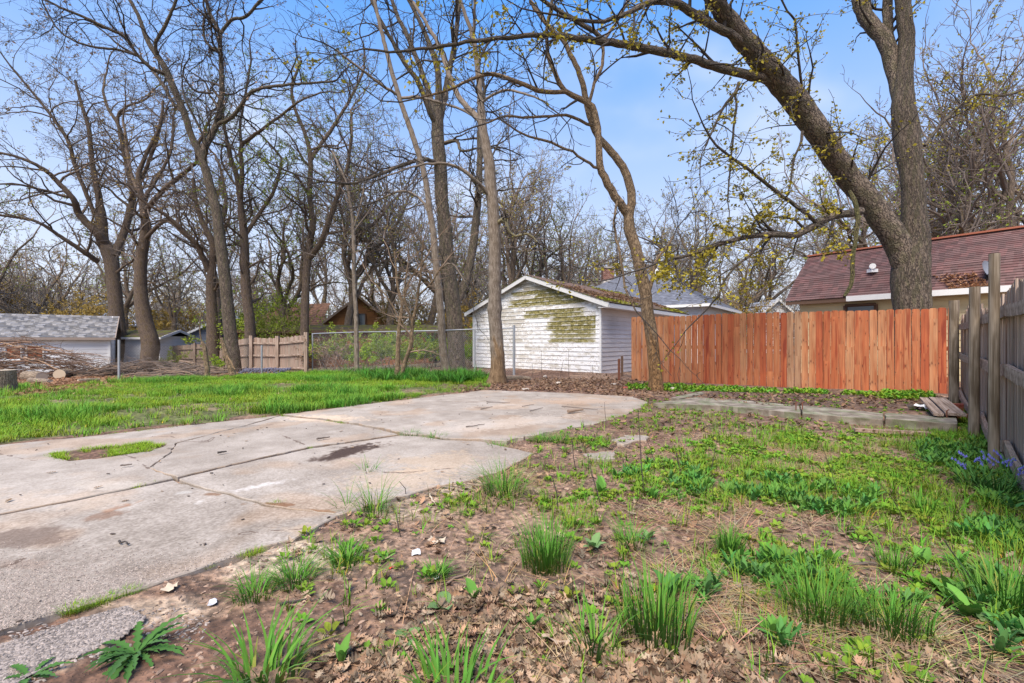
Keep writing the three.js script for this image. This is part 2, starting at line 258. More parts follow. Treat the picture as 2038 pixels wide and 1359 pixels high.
M.paleRoof = std({ map: shingleTex([0.68, 0.69, 0.72], 0.2, 11), roughness: 0.9 });
M.mossRoof = std({ map: tex(512, 512, (u, v, i, j) => { const n = fbm(u * 7, v * 7, 2, 4, 7, 7), f = (hash(i, j, 1) - 0.5) * 0.16; return mix3([0.30 + f, 0.25 + f, 0.21 + f], [0.36 + f, 0.37 + f, 0.10 + f], step(0.42, 0.6, n)); }), roughness: 1 });
const plank = (c, seed, o = {}) => tex(o.w ?? 512, o.h ?? 256, (u, v, i, j) => { const g = fbm(u * 5, v * 46, seed, 4, 5, 46), s = fbm(u * 3, v * 3, seed + 3, 3, 3, 3), f = hash(i, j, seed) - 0.5; const k = 1 + (g - 0.5) * (o.grain ?? 0.3) + (s - 0.5) * (o.blot ?? 0.25) + f * 0.05; return c.map((q) => q * k); });
M.cream = std({ map: plank([0.86, 0.79, 0.62], 5, { grain: 0.06, blot: 0.1 }), roughness: 0.8 });
M.greySiding = std({ map: plank([0.46, 0.48, 0.53], 6, { grain: 0.08, blot: 0.12 }), roughness: 0.8 });
M.whiteSiding = std({ map: plank([0.86, 0.86, 0.87], 8, { grain: 0.07, blot: 0.16 }), roughness: 0.75 });
M.orangeSiding = std({ map: plank([0.56, 0.38, 0.22], 12, { grain: 0.3, blot: 0.5 }), roughness: 0.85 });
M.brick = std({ map: tex(256, 256, (u, v, i, j) => { const r = Math.floor(v * 12), x = u * 5 + (r % 2) * 0.5, m = (v * 12) % 1 < 0.16 || x % 1 < 0.08; const f = (hash(Math.floor(x), r, 2) - 0.5) * 0.2 + (hash(i, j, 3) - 0.5) * 0.12; return m ? [0.6 + f, 0.56 + f, 0.52 + f] : [0.44 + f, 0.25 + f, 0.2 + f]; }) });
M.board = std({ map: plank([0.60, 0.36, 0.24], 15, { grain: 0.4, blot: 0.4 }) });

// A house frame: origin at a ground corner, along = unit vector of the long front, back = unit vector into the house.
function frame(o, along, back) { return (s, y, d) => new THREE.Vector3(o.x + along.x * s + back.x * d, o.y + y, o.z + along.z * s + back.z * d); }
// one lapped board on a wall plane, from s0..s1 at its foot to t0..t1 at its head
function lapBoard(f, s0, s1, t0, t1, y0, y1, sgn, uvS = 1, uvT = 1, lap = 0.02) {
  const c = (s, y, d) => { const v = f(s, y, sgn * d); v.u = s * uvS; v.v = y * uvT; return v; };
  return hull8([c(s0, y0, 0.02), c(s1, y0, 0.02), c(s1, y0, -lap), c(s0, y0, -lap), c(t0, y1, 0.02), c(t1, y1, 0.02), c(t1, y1, -0.003), c(t0, y1, -0.003)]);
}
// roof slope of overlapping shingle rows: from eave line to ridge line, each row a strip with its own thickness
function roofRows(parent, e0, e1, r0, r1, rows, mat, name = 'shingle_course', thick = 0.02) {
  const n = new THREE.Vector3().subVectors(e1, e0).cross(new THREE.Vector3().subVectors(r0, e0)).normalize(); if (n.y < 0) n.negate();
  const L = e0.distanceTo(e1), S = e0.distanceTo(r0);
  for (let k = 0; k < rows; k++) {
    const a = k / rows, b = Math.min(1, (k + 1.25) / rows), A = e0.clone().lerp(r0, a), B = e1.clone().lerp(r1, a), C = e1.clone().lerp(r1, b), D = e0.clone().lerp(r0, b);
    const up = (v, h, u, w) => { const q = v.clone().addScaledVector(n, h); q.u = u; q.v = w; return q; }, w0 = a * S / 1.2, w1 = b * S / 1.2, l = L / 1.8;
    part(parent, name, hull8([up(A, 0, 0, w0), up(B, 0, l, w0), up(C, -0.012, l, w1), up(D, -0.012, 0, w1), up(A, thick, 0, w0), up(B, thick, l, w0), up(C, 0.001, l, w1), up(D, 0.001, 0, w1)]), mat);
  }
}
function beam(a, b, w, h, up = new THREE.Vector3(0, 1, 0)) { // rectangular bar from a to b
  const d = new THREE.Vector3().subVectors(b, a), L = d.length(); d.normalize(); const x = new THREE.Vector3().crossVectors(up, d).normalize(), y = new THREE.Vector3().crossVectors(d, x);
  const g = new THREE.BoxGeometry(w, h, L); g.applyMatrix4(new THREE.Matrix4().makeBasis(x, y, d).setPosition(a.clone().lerp(b, 0.5))); return g;
}
function quadSlab(a, b, c, d, t) { // flat plate with thickness t along its normal
  const n = new THREE.Vector3().subVectors(b, a).cross(new THREE.Vector3().subVectors(d, a)).normalize().multiplyScalar(t), q = [a, b, c, d]; return hull8([...q.map((v) => { const k = v.clone().sub(n); k.u = k.x; k.v = k.y; return k; }), ...q.map((v) => { const k = v.clone(); k.u = k.x; k.v = k.y; return k; })]);
}

// ---------------------------------------------------------------- the white garage
const GAR = {};
{
  const C = G(1195, 746), L = G(943, 731.8), along = new THREE.Vector3().subVectors(C, L).setY(0), W = along.length(); along.normalize();
  const back = new THREE.Vector3(along.z * 1, 0, -along.x); back.set(0.6145, 0, -0.789); // a little out of square, as the photograph's eaves run
  L.y = 0; const f = frame(L, along, back), EAVE = 2.42, PEAK = 3.56, D = 7.9, N = 16, ch = EAVE / N;
  Object.assign(GAR, { f, W, D, EAVE, PEAK, along, back });
  const g = thing('garage', 'white clapboard garage with green moss on its gable end', 'garage');
  // paint: white, chalky and flaking, with moss and grey mildew where the photograph shows it
  const TW = 2048, TH = 1024, onWall = (x, y) => { let lo = -2, hi = W + 2; for (let k = 0; k < 40; k++) { const m = (lo + hi) / 2, p = f(m, 0, 0); (CX + F * p.x / -p.z < x) ? lo = m : hi = m; } const p = f(lo, 0, 0); return [lo, EYE + (CY - y) / F * -p.z]; };
  // moss and mildew as the photograph shows them, board by board: [x0, x1, y of the band in px, strength, tone]
  const bands = [[1059, 1073, 560, 0.9, 1], [1028, 1114, 567, 0.75, 1], [1037, 1122, 574, 0.95, 1], [1016, 1134, 582, 1.05, 0], [1057, 1134, 589, 1.1, 0], [1022, 1057, 590, 0.8, 1], [1016, 1161, 598, 1.1, 0], [1016, 1181, 605.5, 1.15, 0], [1012, 1190, 615, 0.35, 1], [1040, 1165, 623, 1.05, 0], [1102, 1191, 631, 1.15, 0], [1086, 1191, 640, 1.05, 0], [1088, 1191, 651.5, 1.2, 0], [1092, 1191, 661.5, 0.95, 0], [1090, 1191, 674, 0.95, 0], [1002, 1048, 675, 0.6, 1], [1080, 1115, 685, 0.35, 1], [1002, 1020, 695, 0.5, 1], [1045, 1115, 695, 0.45, 1], [1000, 1052, 707, 0.45, 1], [1140, 1185, 707, 0.4, 1], [1095, 1140, 727, 0.45, 1], [945, 975, 625, 0.5, 1], [945, 970, 645, 0.5, 1], [948, 975, 675, 0.5, 1], [945, 975, 612, 0.4, 1]].map(([x0, x1, y, st, tn]) => { const [s0] = onWall(x0, y), [s1] = onWall(x1, y), h = onWall((x0 + x1) / 2, y)[1]; return { s0, s1, row: Math.floor(h / ch), st, tn }; });
  const rows = []; for (const b of bands) (rows[b.row] ??= []).push(b); { const g0 = bands.filter((b) => !b.tn).map((b) => b.row), a = Math.min(...g0), z = Math.max(...bands.map((b) => b.row)); for (let k = z - 1; k > a; k--) if (!rows[k] && rows[k + 1]) rows[k] = rows[k + 1].map((b) => ({ ...b, st: b.st * 0.9, s0: b.s0 + (hash(k, 1, 2) - 0.6) * 0.5, s1: b.s1 + (hash(k, 2, 2) - 0.4) * 0.3 })); }
  const paint = tex(TW, TH, (u, v, i, j) => {
    const s = u * 6.4, y = v * 3.7, row = Math.floor(y / ch), inRow = (y / ch) % 1;
    const n = fbm(s * 2.2, y * 9, 3, 4), m = fbm(s * 7, y * 16, 8, 4), fine = fbm(s * 34, y * 42, 9, 3); let k = 0.90 + (n - 0.5) * 0.10 + (hash(i, j, 7) - 0.5) * 0.03, c = [k, k, k + 0.004], w = 0.62 * step(0.44, 0.6, fbm(s * 0.9, y * 1.1, 13, 3)) * (0.45 + 0.55 * step(1.0, 2.5, y + (n - 0.5))), tone = 1;
    for (const b of rows[row] ?? []) { const e = (n - 0.5) * 1.3 + (m - 0.5) * 0.7, q = Math.min(step(b.s0 - 0.15, b.s0 + 0.3, s + e * 0.5), 1 - step(b.s1 - 0.25, b.s1 + 0.1, s + e * 0.4)) * b.st; if (q > w) { w = q; tone = b.tn; } }
    const top = 0.15 + 0.6 * m; // each board is clean along its dripping foot
    let q = Math.min(1, w) * step(0.26, 0.44, m * 0.5 + fine * 0.25 + n * 0.25 + (w - 0.8) * 0.25) * step(top - 0.42, top - 0.12, inRow + 0.1);
    c = mix3(c, tone ? mix3([0.40, 0.35, 0.25], [0.58, 0.53, 0.42], fine) : mix3([0.30, 0.28, 0.10], [0.55, 0.50, 0.24], step(0.3, 0.7, fine)), clamp(q) * (tone ? 0.75 : 0.92));
    c = mix3(c, [0.72, 0.70, 0.66], step(0.54, 0.7, m) * 0.5); if (fine > 0.64 && n > 0.5) c = mix3(c, [0.55, 0.5, 0.46], 0.5);
    return c;
  });
  const clap = std({ map: paint, roughness: 0.72 }), rnd = RNG(3);
  // gable end, course by course, cut to the roof slope
  const half = W / 2, slope = (PEAK - EAVE) / half;
  for (let k = 0; k * ch < PEAK - 0.08; k++) {
    const y0 = k * ch, y1 = Math.min(y0 + ch + 0.012, PEAK - 0.04), ins = (y) => Math.max(0, (y - EAVE) / slope), a0 = ins(y0), a1 = ins(y1);
    const cuts = [a0]; let s = a0 + rnd.r(0.5, 2.4); while (s < W - a0 - 0.5) { cuts.push(s); s += 2.44; } cuts.push(W - a0);
    for (let q = 0; q < cuts.length - 1; q++) { const l = q === 0, r = q === cuts.length - 2; part(g, 'clapboard', lapBoard(f, cuts[q] + (l ? 0 : 0.002), cuts[q + 1] - (r ? 0 : 0.002), l ? a1 : cuts[q] + 0.002, r ? W - a1 : cuts[q + 1] - 0.002, y0, y1, 1, 1 / 6.4, 1 / 3.7, 0.022 + rnd.r(-0.002, 0.002)), clap); }
  }
  // long side
  const side = frame(f(W, 0, 0), back, along.clone().negate()), plain = std({ map: plank([0.84, 0.81, 0.80], 33, { grain: 0.08, blot: 0.2 }), roughness: 0.75 });
  for (let k = 0; k < N; k++) part(g, 'clapboard', lapBoard(side, 0, D, 0, D, k * ch, k * ch + ch + 0.012, 1, 0.4, 0.4, 0.024), plain);
  part(g, 'corner_trim', beam(f(W + 0.012, 0, -0.012), f(W + 0.012, EAVE, -0.012), 0.06, 0.06, along), M.white);
  part(g, 'corner_trim', beam(f(-0.005, 0, -0.012), f(-0.005, EAVE, -0.012), 0.05, 0.06, along), M.white);
  // far walls and the dark inside
  part(g, 'wall', quadSlab(f(-0.03, 0, 0.05), f(-0.03, 0, D), f(-0.03, EAVE, D), f(-0.03, EAVE, 0.05), 0.04), M.white);
  part(g, 'wall', quadSlab(f(0, 0, D), f(W, 0, D), f(W, EAVE, D), f(0, EAVE, D), 0.04), M.white);
  // roof
  const OH = 0.42, GO = 0.2, yE = EAVE - OH * slope + 0.045, pk = PEAK + 0.035, E = (s, y, d) => f(s, y, d);
  const roof = new THREE.Group(); roof.name = 'roof'; g.add(roof);
  const deck = (s0, s1) => part(roof, 'roof_deck', quadSlab(E(s0, yE, -GO), E(s1, pk, -GO), E(s1, pk, D + GO), E(s0, yE, D + GO), 0.05), M.brown);
  deck(-OH, half); deck(W + OH, half);
  for (const [s, sg] of [[-OH, 1], [W + OH, -1]]) roofRows(roof, E(s - sg * 0.03, yE + 0.028, -GO - 0.03), E(s - sg * 0.03, yE + 0.028, D + GO), E(half, pk + 0.028, -GO - 0.03), E(half, pk + 0.028, D + GO), 22, M.mossRoof);
  // rake boards, eave fascia, soffit
  const up = new THREE.Vector3(0, 1, 0);
  for (const s of [-OH, W + OH]) { part(g, 'rake_board', beam(E(s, yE - 0.05, -GO), E(half, pk - 0.05, -GO), 0.03, 0.17, up), std({ color: rgb(0.66, 0.655, 0.65), roughness: 0.7 })); part(g, 'fascia', beam(E(s, yE - 0.06, -GO + 0.02), E(s, yE - 0.06, D + GO), 0.03, 0.14, up), M.white); }
  part(g, 'soffit', quadSlab(E(W + 0.02, yE - 0.1, -GO), E(W + OH - 0.02, yE - 0.1, -GO), E(W + OH - 0.02, yE - 0.1, D + GO), E(W + 0.02, yE - 0.1, D + GO), 0.02), M.white);
}

// ---------------------------------------------------------------- houses and sheds behind
function simpleHouse(o) { // o: corner, along, back, L, D, wall, eave, ridge, roof mat, rows, overhang, ridgeAlong
  const f = frame(o.at, o.along, o.back), g = thing(o.name, o.label, o.category ?? 'house'), E = o.eave, R = o.ridge, oh = o.oh ?? 0.35, ch = o.course ?? 0.2;
  const n = Math.round(E / ch), front = (y0, y1) => [y0, y1];
  for (let k = 0; k < n; k++) { const y0 = k * E / n, y1 = y0 + E / n + 0.01; if (!o.noFront) part(g, 'siding_board', lapBoard(f, 0, o.L, 0, o.L, y0, y1, 1, 0.3, 0.3), o.wall); }
  const sideN = Math.round((o.gable ? R : E) / ch), half = o.D / 2;
  for (const s of o.sides ?? [0, 1]) { const sf = frame(f(s ? o.L : 0, 0, 0), o.back, s ? o.along.clone().negate() : o.along); for (let k = 0; k < sideN; k++) { const y0 = k * (o.gable ? R : E) / sideN, y1 = y0 + (o.gable ? R : E) / sideN, ins = (y) => clamp((y - E) / (R - E), 0, 0.98) * half, a = ins(y0), b = ins(y1); part(g, 'siding_board', lapBoard(sf, a, o.D - a, b, o.D - b, y0, y1 + 0.008, 1, 0.3, 0.3), o.gableWall ?? o.wall); } }
  const fl = (s, y, d) => f(s, y, d), sl = (R - E) / half, ye = E - oh * sl, go = o.gable ? 0.3 : oh;
  const roof = new THREE.Group(); roof.name = 'roof'; g.add(roof); const inset = o.hip ? half : 0;
  const A = [fl(-go, ye, -oh), fl(o.L + go, ye, -oh), fl(o.L + go - inset - (o.hip ? go : 0), R, half), fl(-go + inset + (o.hip ? go : 0), R, half), fl(-go, ye, o.D + oh), fl(o.L + go, ye, o.D + oh)];
  roofRows(roof, A[0], A[1], A[3], A[2], o.rows, o.roofMat); roofRows(roof, A[4], A[5], A[3], A[2], 6, o.roofMat);
  if (o.hip) { roofRows(roof, A[1], A[5], A[2], A[2].clone().addScaledVector(o.back, 0.01), o.rows, o.roofMat); roofRows(roof, A[0], A[4], A[3], A[3].clone().addScaledVector(o.back, 0.01), o.rows, o.roofMat); }
  else for (const e of [[A[0], A[3]], [A[4], A[3]], [A[1], A[2]], [A[5], A[2]]]) part(g, 'rake_board', beam(e[0].clone().add(V(0, -0.07, 0)), e[1].clone().add(V(0, -0.07, 0)), 0.04, 0.16), o.trim ?? M.white);
  part(g, 'fascia', beam(fl(-go, ye - 0.06, -oh + 0.01), fl(o.L + go, ye - 0.06, -oh + 0.01), 0.03, 0.14), o.trim ?? M.white);
  if (o.hip) part(g, 'fascia', beam(fl(o.L + go, ye - 0.06, -oh), fl(o.L + go, ye - 0.06, o.D + oh), 0.03, 0.14), o.trim ?? M.white);
  part(g, 'wall', quadSlab(f(0.1, 0, 0.12), f(o.L - 0.1, 0, 0.12), f(o.L - 0.1, E, 0.12), f(0.1, E, 0.12), 0.03), M.dark);
  part(g, 'wall', quadSlab(f(0, 0, o.D), f(o.L, 0, o.D), f(o.L, E, o.D), f(0, E, o.D), 0.05), o.wall);
  return { g, f };
}
function windowOn(g, f, s, y, w, h, d = -0.03, frameMat = M.white, pane = M.glass, name = 'window') {
  const q = (a, b, k) => f(s + a, y + b, k), fr = part(g, name, quadSlab(q(-w / 2, 0, d), q(w / 2, 0, d), q(w / 2, h, d), q(-w / 2, h, d), 0.03), pane);
  for (const [x0, y0, x1, y1] of [[-w / 2, 0, w / 2, 0], [-w / 2, h, w / 2, h], [-w / 2, 0, -w / 2, h], [w / 2, 0, w / 2, h]]) part(fr, 'window_frame', beam(q(x0, y0, d - 0.03), q(x1, y1, d - 0.03), 0.07, 0.08, new THREE.Vector3(0.01, 0.2, 1)), frameMat);
  return fr;
}
{ // left garage: grey shingled roof, white boards, two boarded windows
  const Z = 26.6, K = P(217, 745, Z); const left = new THREE.Vector3(-0.8, 0, 0.6), back = new THREE.Vector3(-0.6, 0, -0.8);
  const h = simpleHouse({ name: 'garage', label: 'low white board garage with grey shingled roof behind the brush pile', category: 'garage', at: K, along: left, back, L: 9, D: 4.6, wall: std({ map: plank([0.88, 0.87, 0.87], 41, { grain: 0.1, blot: 0.22 }), roughness: 0.75 }), eave: 2.3, ridge: 3.5, rows: 18, roofMat: M.slate, oh: 0.3, gable: true, course: 0.2, trim: std({ color: rgb(0.33, 0.26, 0.22) }) });
  part(h.g, 'corner_trim', beam(h.f(-0.02, 0.45, -0.03), h.f(-0.02, 2.25, -0.03), 0.1, 0.1, left), M.white);
  const sAt = (x) => { const a = (x - CX) / F; let lo = 0, hi = 12; for (let k = 0; k < 40; k++) { const m = (lo + hi) / 2, p = h.f(m, 0, 0); (p.x / -p.z > a) ? lo = m : hi = m; } return lo; };
  for (const [a, b] of [[44, 12], [88, 54]]) { const s0 = sAt(b), s1 = sAt(a); windowOn(h.g, h.f, (s0 + s1) / 2, 0.95, Math.abs(s0 - s1), 0.75, -0.03, M.white, M.board, 'boarded_window'); }
}
{ // shed with a mossy roof beside it
  const Z = 30, a = P(214, 720, Z), b = P(318, 720, Z); a.y = b.y = -0.85;
  simpleHouse({ name: 'shed', label: 'small white shed with mossy roof right of the grey roofed garage', category: 'shed', at: a, along: V(1, 0, 0), back: V(0, 0, -1), L: b.x - a.x, D: 3, wall: M.whiteSiding, eave: 2.3, ridge: 2.75, rows: 8, roofMat: M.mossRoof, oh: 0.25 });
}
{ // gable of a house peeping over the left garage
  const Z = 44, a = P(42, 700, Z), b = P(122, 700, Z); a.y = b.y = -0.9;
  simpleHouse({ name: 'house', label: 'grey gabled house peeping over the long grey garage roof', at: b, along: V(0, 0, -1), back: V(-1, 0, 0), L: 9, D: b.x - a.x, wall: std({ color: rgb(0.34, 0.29, 0.27) }), eave: 4.1, ridge: 5.15, rows: 6, roofMat: M.paleRoof, gable: true, oh: 0.5, sides: [0], course: 0.3 });
}
{ // grey house with a pale low roof
  const Z = 38, a = P(530, 700, Z), along = V(-0.94, 0, 0.34).normalize(), back = V(-0.34, 0, -0.94).normalize(); a.y = -0.9;
  const h = simpleHouse({ name: 'house', label: 'low grey house with pale roof behind the weathered board fence', at: a, along: back, back: along, L: 7, D: 5.4, wall: M.greySiding, eave: 2.75, ridge: 4.25, rows: 10, roofMat: M.paleRoof, gable: true, oh: 0.6, sides: [0] });
  const wf = frame(a, along, back); windowOn(h.g, wf, 1.35, 1.1, 0.6, 1.2, -0.05);
}
{ // tan and orange bungalow in the middle distance
  const Z = 36, a = P(798, 700, Z); a.y = -0.6; const along = V(-0.96, 0, 0.28).normalize(), back = V(-0.28, 0, -0.96).normalize();
  const h = simpleHouse({ name: 'house', label: 'tan orange bungalow with steep brown roof beyond the wire fence', at: a, along: back, back: along, L: 8, D: 6.4, wall: M.orangeSiding, eave: 2.6, ridge: 5.25, rows: 10, roofMat: M.mossRoof, gable: true, oh: 0.5, sides: [0], trim: std({ color: rgb(0.25, 0.19, 0.15) }) });
  const wf = frame(a, along, back); windowOn(h.g, wf, 3.05, 2.9, 0.75, 0.95, -0.05, M.brown);
  const wing = frame(wf(6.0, 0, 0.4), along, back); // lower wing with red shingles to the left
  roofRows(h.g, wing(0, 2.7, -0.5), wing(4.5, 2.7, -0.5), wing(-0.5, 4.9, 3), wing(3.6, 4.6, 3), 12, std({ map: shingleTex([0.44, 0.32, 0.25], 0.35, 17) }));
  part(h.g, 'wall', quadSlab(wing(0, 0, 0), wing(4.2, 0, 0), wing(4.2, 2.7, 0), wing(0, 2.7, 0), 0.1), M.brick);
}
{ // long low shed right behind the wire fence
  const Z = 27, a = P(455, 700, Z), b = P(862, 700, Z); a.y = b.y = -0.55;
  simpleHouse({ name: 'shed', label: 'long low brown shed with flat mossy roof behind the wire fence', category: 'shed', at: a, along: V(1, 0, 0), back: V(0, 0, -1), L: b.x - a.x, D: 3.5, wall: std({ map: plank([0.52, 0.34, 0.20], 45, { grain: 0.4, blot: 0.6 }) }), eave: 2.35, ridge: 2.7, rows: 6, roofMat: M.mossRoof, oh: 0.3, trim: M.brown });
}
{ // grey hip roofed house with a brick chimney behind the white garage
  const at = V(9.45, 0.0, -22.6), along = V(-0.80, 0, -0.60), back = V(0.60, 0, -0.80);
  const h = simpleHouse({ name: 'house', label: 'house with dark grey hipped roof and chimney behind the white garage', at, along, back, L: 9.4, D: 7, wall: M.whiteSiding, eave: 3.2, ridge: 5.2, rows: 22, roofMat: M.blueRoof, hip: true, oh: 0.45 });
  part(h.g, 'fascia', beam(h.f(-0.45, 2.88, -0.45), h.f(-0.45, 2.88, 7.45), 0.03, 0.14), M.white);
  const vt = h.f(3.5, 5.1, 3.5); part(h.g, 'roof_gablet', new THREE.ConeGeometry(0.55, 0.6, 4).rotateY(0.9).translate(vt.x, vt.y + 0.12, vt.z), M.white);
  const c = P(1209, 560, 30), stack = part(h.g, 'chimney', box(0.66, 1.7, 0.66, c.x, 4.3, c.z), std({ color: rgb(0.5, 0.46, 0.43) })); part(stack, 'chimney_bricks', box(0.70, 0.75, 0.70, c.x, 5.5, c.z), M.brick); part(stack, 'chimney_cap', box(0.8, 0.1, 0.8, c.x, 5.93, c.z), std({ color: rgb(0.3, 0.27, 0.25) }));
}
{ // far white gable
  const Z = 42, a = P(1519, 700, Z), b = P(1574, 700, Z); a.y = b.y = 0;
  simpleHouse({ name: 'shed', label: 'small far white gable between the trees left of the red roof', category: 'shed', at: b, along: V(0, 0, -1), back: V(-1, 0, 0), L: 5, D: b.x - a.x, wall: M.whiteSiding, eave: 3.9, ridge: 5.0, rows: 5, roofMat: M.paleRoof, gable: true, oh: 0.25, sides: [0] });
}
{ // red roofed house on the right
  const e = P(1573, 600, 15.9), d = V(0.581, 0, 0.814).normalize(), p = V(0.814, 0, -0.581).normalize(), f = frame(V(e.x, 0, e.z), d, p), g = thing('house', 'cream house with red shingled roof and satellite dish behind the board fence', 'house'), L = 9.5, ye = 2.5, yr = 4.18, w = 1.25;
  const roof = new THREE.Group(); roof.name = 'roof'; g.add(roof);
  // the slope flares a little above the eave
  roofRows(roof, f(-0.1, ye, -0.15), f(L, ye, -0.15), f(0.0, ye + 0.75, 0.35), f(L, ye + 0.75, 0.35), 10, M.redRoof); roofRows(roof, f(0, ye + 0.75, 0.35), f(L, ye + 0.75, 0.35), f(0.1, yr, w), f(L, yr, w), 16, M.redRoof);
  roofRows(roof, f(-0.1, ye, 2 * w + 0.15), f(L, ye, 2 * w + 0.15), f(0.1, yr, w), f(L, yr, w), 8, M.redRoof); part(roof, 'ridge_cap', beam(f(0.08, yr + 0.02, w), f(L, yr + 0.02, w), 0.2, 0.05), std({ color: rgb(0.36, 0.12, 0.07) }));
  const wf = frame(f(0.25, 0, 0.15), d, p); for (let k = 0; k < 13; k++) part(g, 'siding_board', lapBoard(wf, 0, L, 0, L, k * 0.19, k * 0.19 + 0.2, 1, 0.3, 0.3), M.cream);
  const sf = frame(f(0.25, 0, 0.15), p, d); for (let k = 0; k < 20; k++) { const y = k * 0.19, i = (y_) => clamp((y_ - 2.5) / 1.7, 0, 0.97) * 1.1, a = i(y), b = i(y + 0.19); part(g, 'siding_board', lapBoard(sf, a, 2.2 - a, b, 2.2 - b, y, y + 0.2, 1, 0.3, 0.3), M.cream); }
  part(g, 'fascia', beam(f(-0.1, ye - 0.07, -0.12), f(2.0, ye - 0.07, -0.12), 0.03, 0.13), M.brown);
  part(g, 'gutter', beam(f(1.75, ye - 0.06, -0.25), f(L, ye - 0.06, -0.25), 0.12, 0.16), M.white);
  windowOn(g, wf, 1.75, 1.3, 0.8, 0.95, -0.04, M.brown);
  const vp = f(2.25, ye + 0.78, 0.30), vent = part(g, 'roof_vent', new THREE.CylinderGeometry(0.085, 0.085, 0.3, 14).rotateZ(Math.PI / 2).rotateY(0.95).translate(vp.x, vp.y + 0.16, vp.z), M.white);
  part(vent, 'vent_collar', box(0.2, 0.1, 0.2, vp.x, vp.y + 0.03, vp.z), M.white);
  // dish on a short mast near the eave
  const db = f(4.79, ye + 0.05, 0.0), dt = V(db.x, db.y + 0.32, db.z), dish = part(g, 'satellite_dish', (() => { const pts = []; for (let k = 0; k <= 8; k++) pts.push(new THREE.Vector2(k / 8 * 0.24, Math.pow(k / 8, 2) * 0.05)); const q = new THREE.LatheGeometry(pts, 24); q.applyQuaternion(new THREE.Quaternion().setFromUnitVectors(V(0, 1, 0), V(0.30, 0.28, 0.91).normalize())).translate(dt.x, dt.y + 0.12, dt.z); return q; })(), std({ color: rgb(0.20, 0.22, 0.26), roughness: 0.6 }));
  const ac = Acc(); tube(ac, [db.clone(), dt.clone(), V(dt.x + 0.02, dt.y + 0.12, dt.z - 0.04)], [0.025, 0.022, 0.022], 8); part(dish, 'mast', geoOf(ac), M.dark);
  const ar = Acc(); tube(ar, [dt.clone(), V(dt.x - 0.2, dt.y - 0.05, dt.z + 0.3)], [0.012, 0.012], 6, { cap: true }); part(dish, 'feed_arm', geoOf(ar), M.dark);
  GAR.red = { f, ye };
}

// ---------------------------------------------------------------- fences
function picketGeo(w, h, t, ear, flat, vo = 0) { // board with clipped top corners
  const s = new THREE.Shape(); s.moveTo(-w / 2, 0); s.lineTo(w / 2, 0);
  if (flat) { s.lineTo(w / 2, h - flat); s.lineTo(-w / 2, h); } else { s.lineTo(w / 2, h - ear); s.lineTo(w / 2 - ear * 0.45, h - ear * 0.3); s.lineTo(w / 2 - ear, h); s.lineTo(-w / 2 + ear, h); s.lineTo(-w / 2 + ear * 0.45, h - ear * 0.3); s.lineTo(-w / 2, h - ear); }
  const g = new THREE.ExtrudeGeometry(s, { depth: t, bevelEnabled: false }), p = g.attributes.position, uv = g.attributes.uv;
  for (let i = 0; i < p.count; i++) uv.setXY(i, (p.getX(i) + p.getZ(i)) / 0.15 + 0.5, p.getY(i) / 1.9 + vo); return g;
}
// sawn cedar: long grain, knots with dark rings, resin streaks
function cedar(seed, pal) {
  const r = RNG(seed), knots = []; for (let k = 0; k < 4; k++) knots.push([r.r(0.05, 0.95), r.r(0.02, 0.98), r.r(0.035, 0.085)]);
  return tex(128, 1024, (u, v, i, j) => {
    let x = u * 6, kn = 0, warp = 0; for (const [a, b, s] of knots) { const dx = (u - a), dy = (v - b) * 6, d = Math.hypot(dx, dy); warp += Math.exp(-d * d / (s * s * 5)) * Math.sign(dx) * 0.55; if (d < s) kn = Math.max(kn, 1 - d / s); if (d < s * 2.3) kn = Math.max(kn, 0.30 * (1 - d / (s * 2.3))); }
    const g = fbm(x + warp * 3, v * 2.2, seed, 4), fine = fbm(u * 34 + warp * 6, v * 5, seed + 5, 3), blot = fbm(u * 2 + seed, v * 5, seed + 9, 3), streak = step(0.56, 0.74, fbm(u * 5 + warp, v * 3.5, seed + 13, 3));
    let c = mix3(pal[0], pal[1], step(0.34, 0.66, g)); c = mix3(c, pal[2], streak * 0.8); c = c.map((q) => q * (1 + (fine - 0.5) * 0.28 + (blot - 0.5) * 0.22));
    c = mix3(c, [0.30, 0.14, 0.08], Math.min(0.85, kn * 1.2)); return c.map((q, n) => q * [0.87, 0.80, 0.71][n]);
  });
}
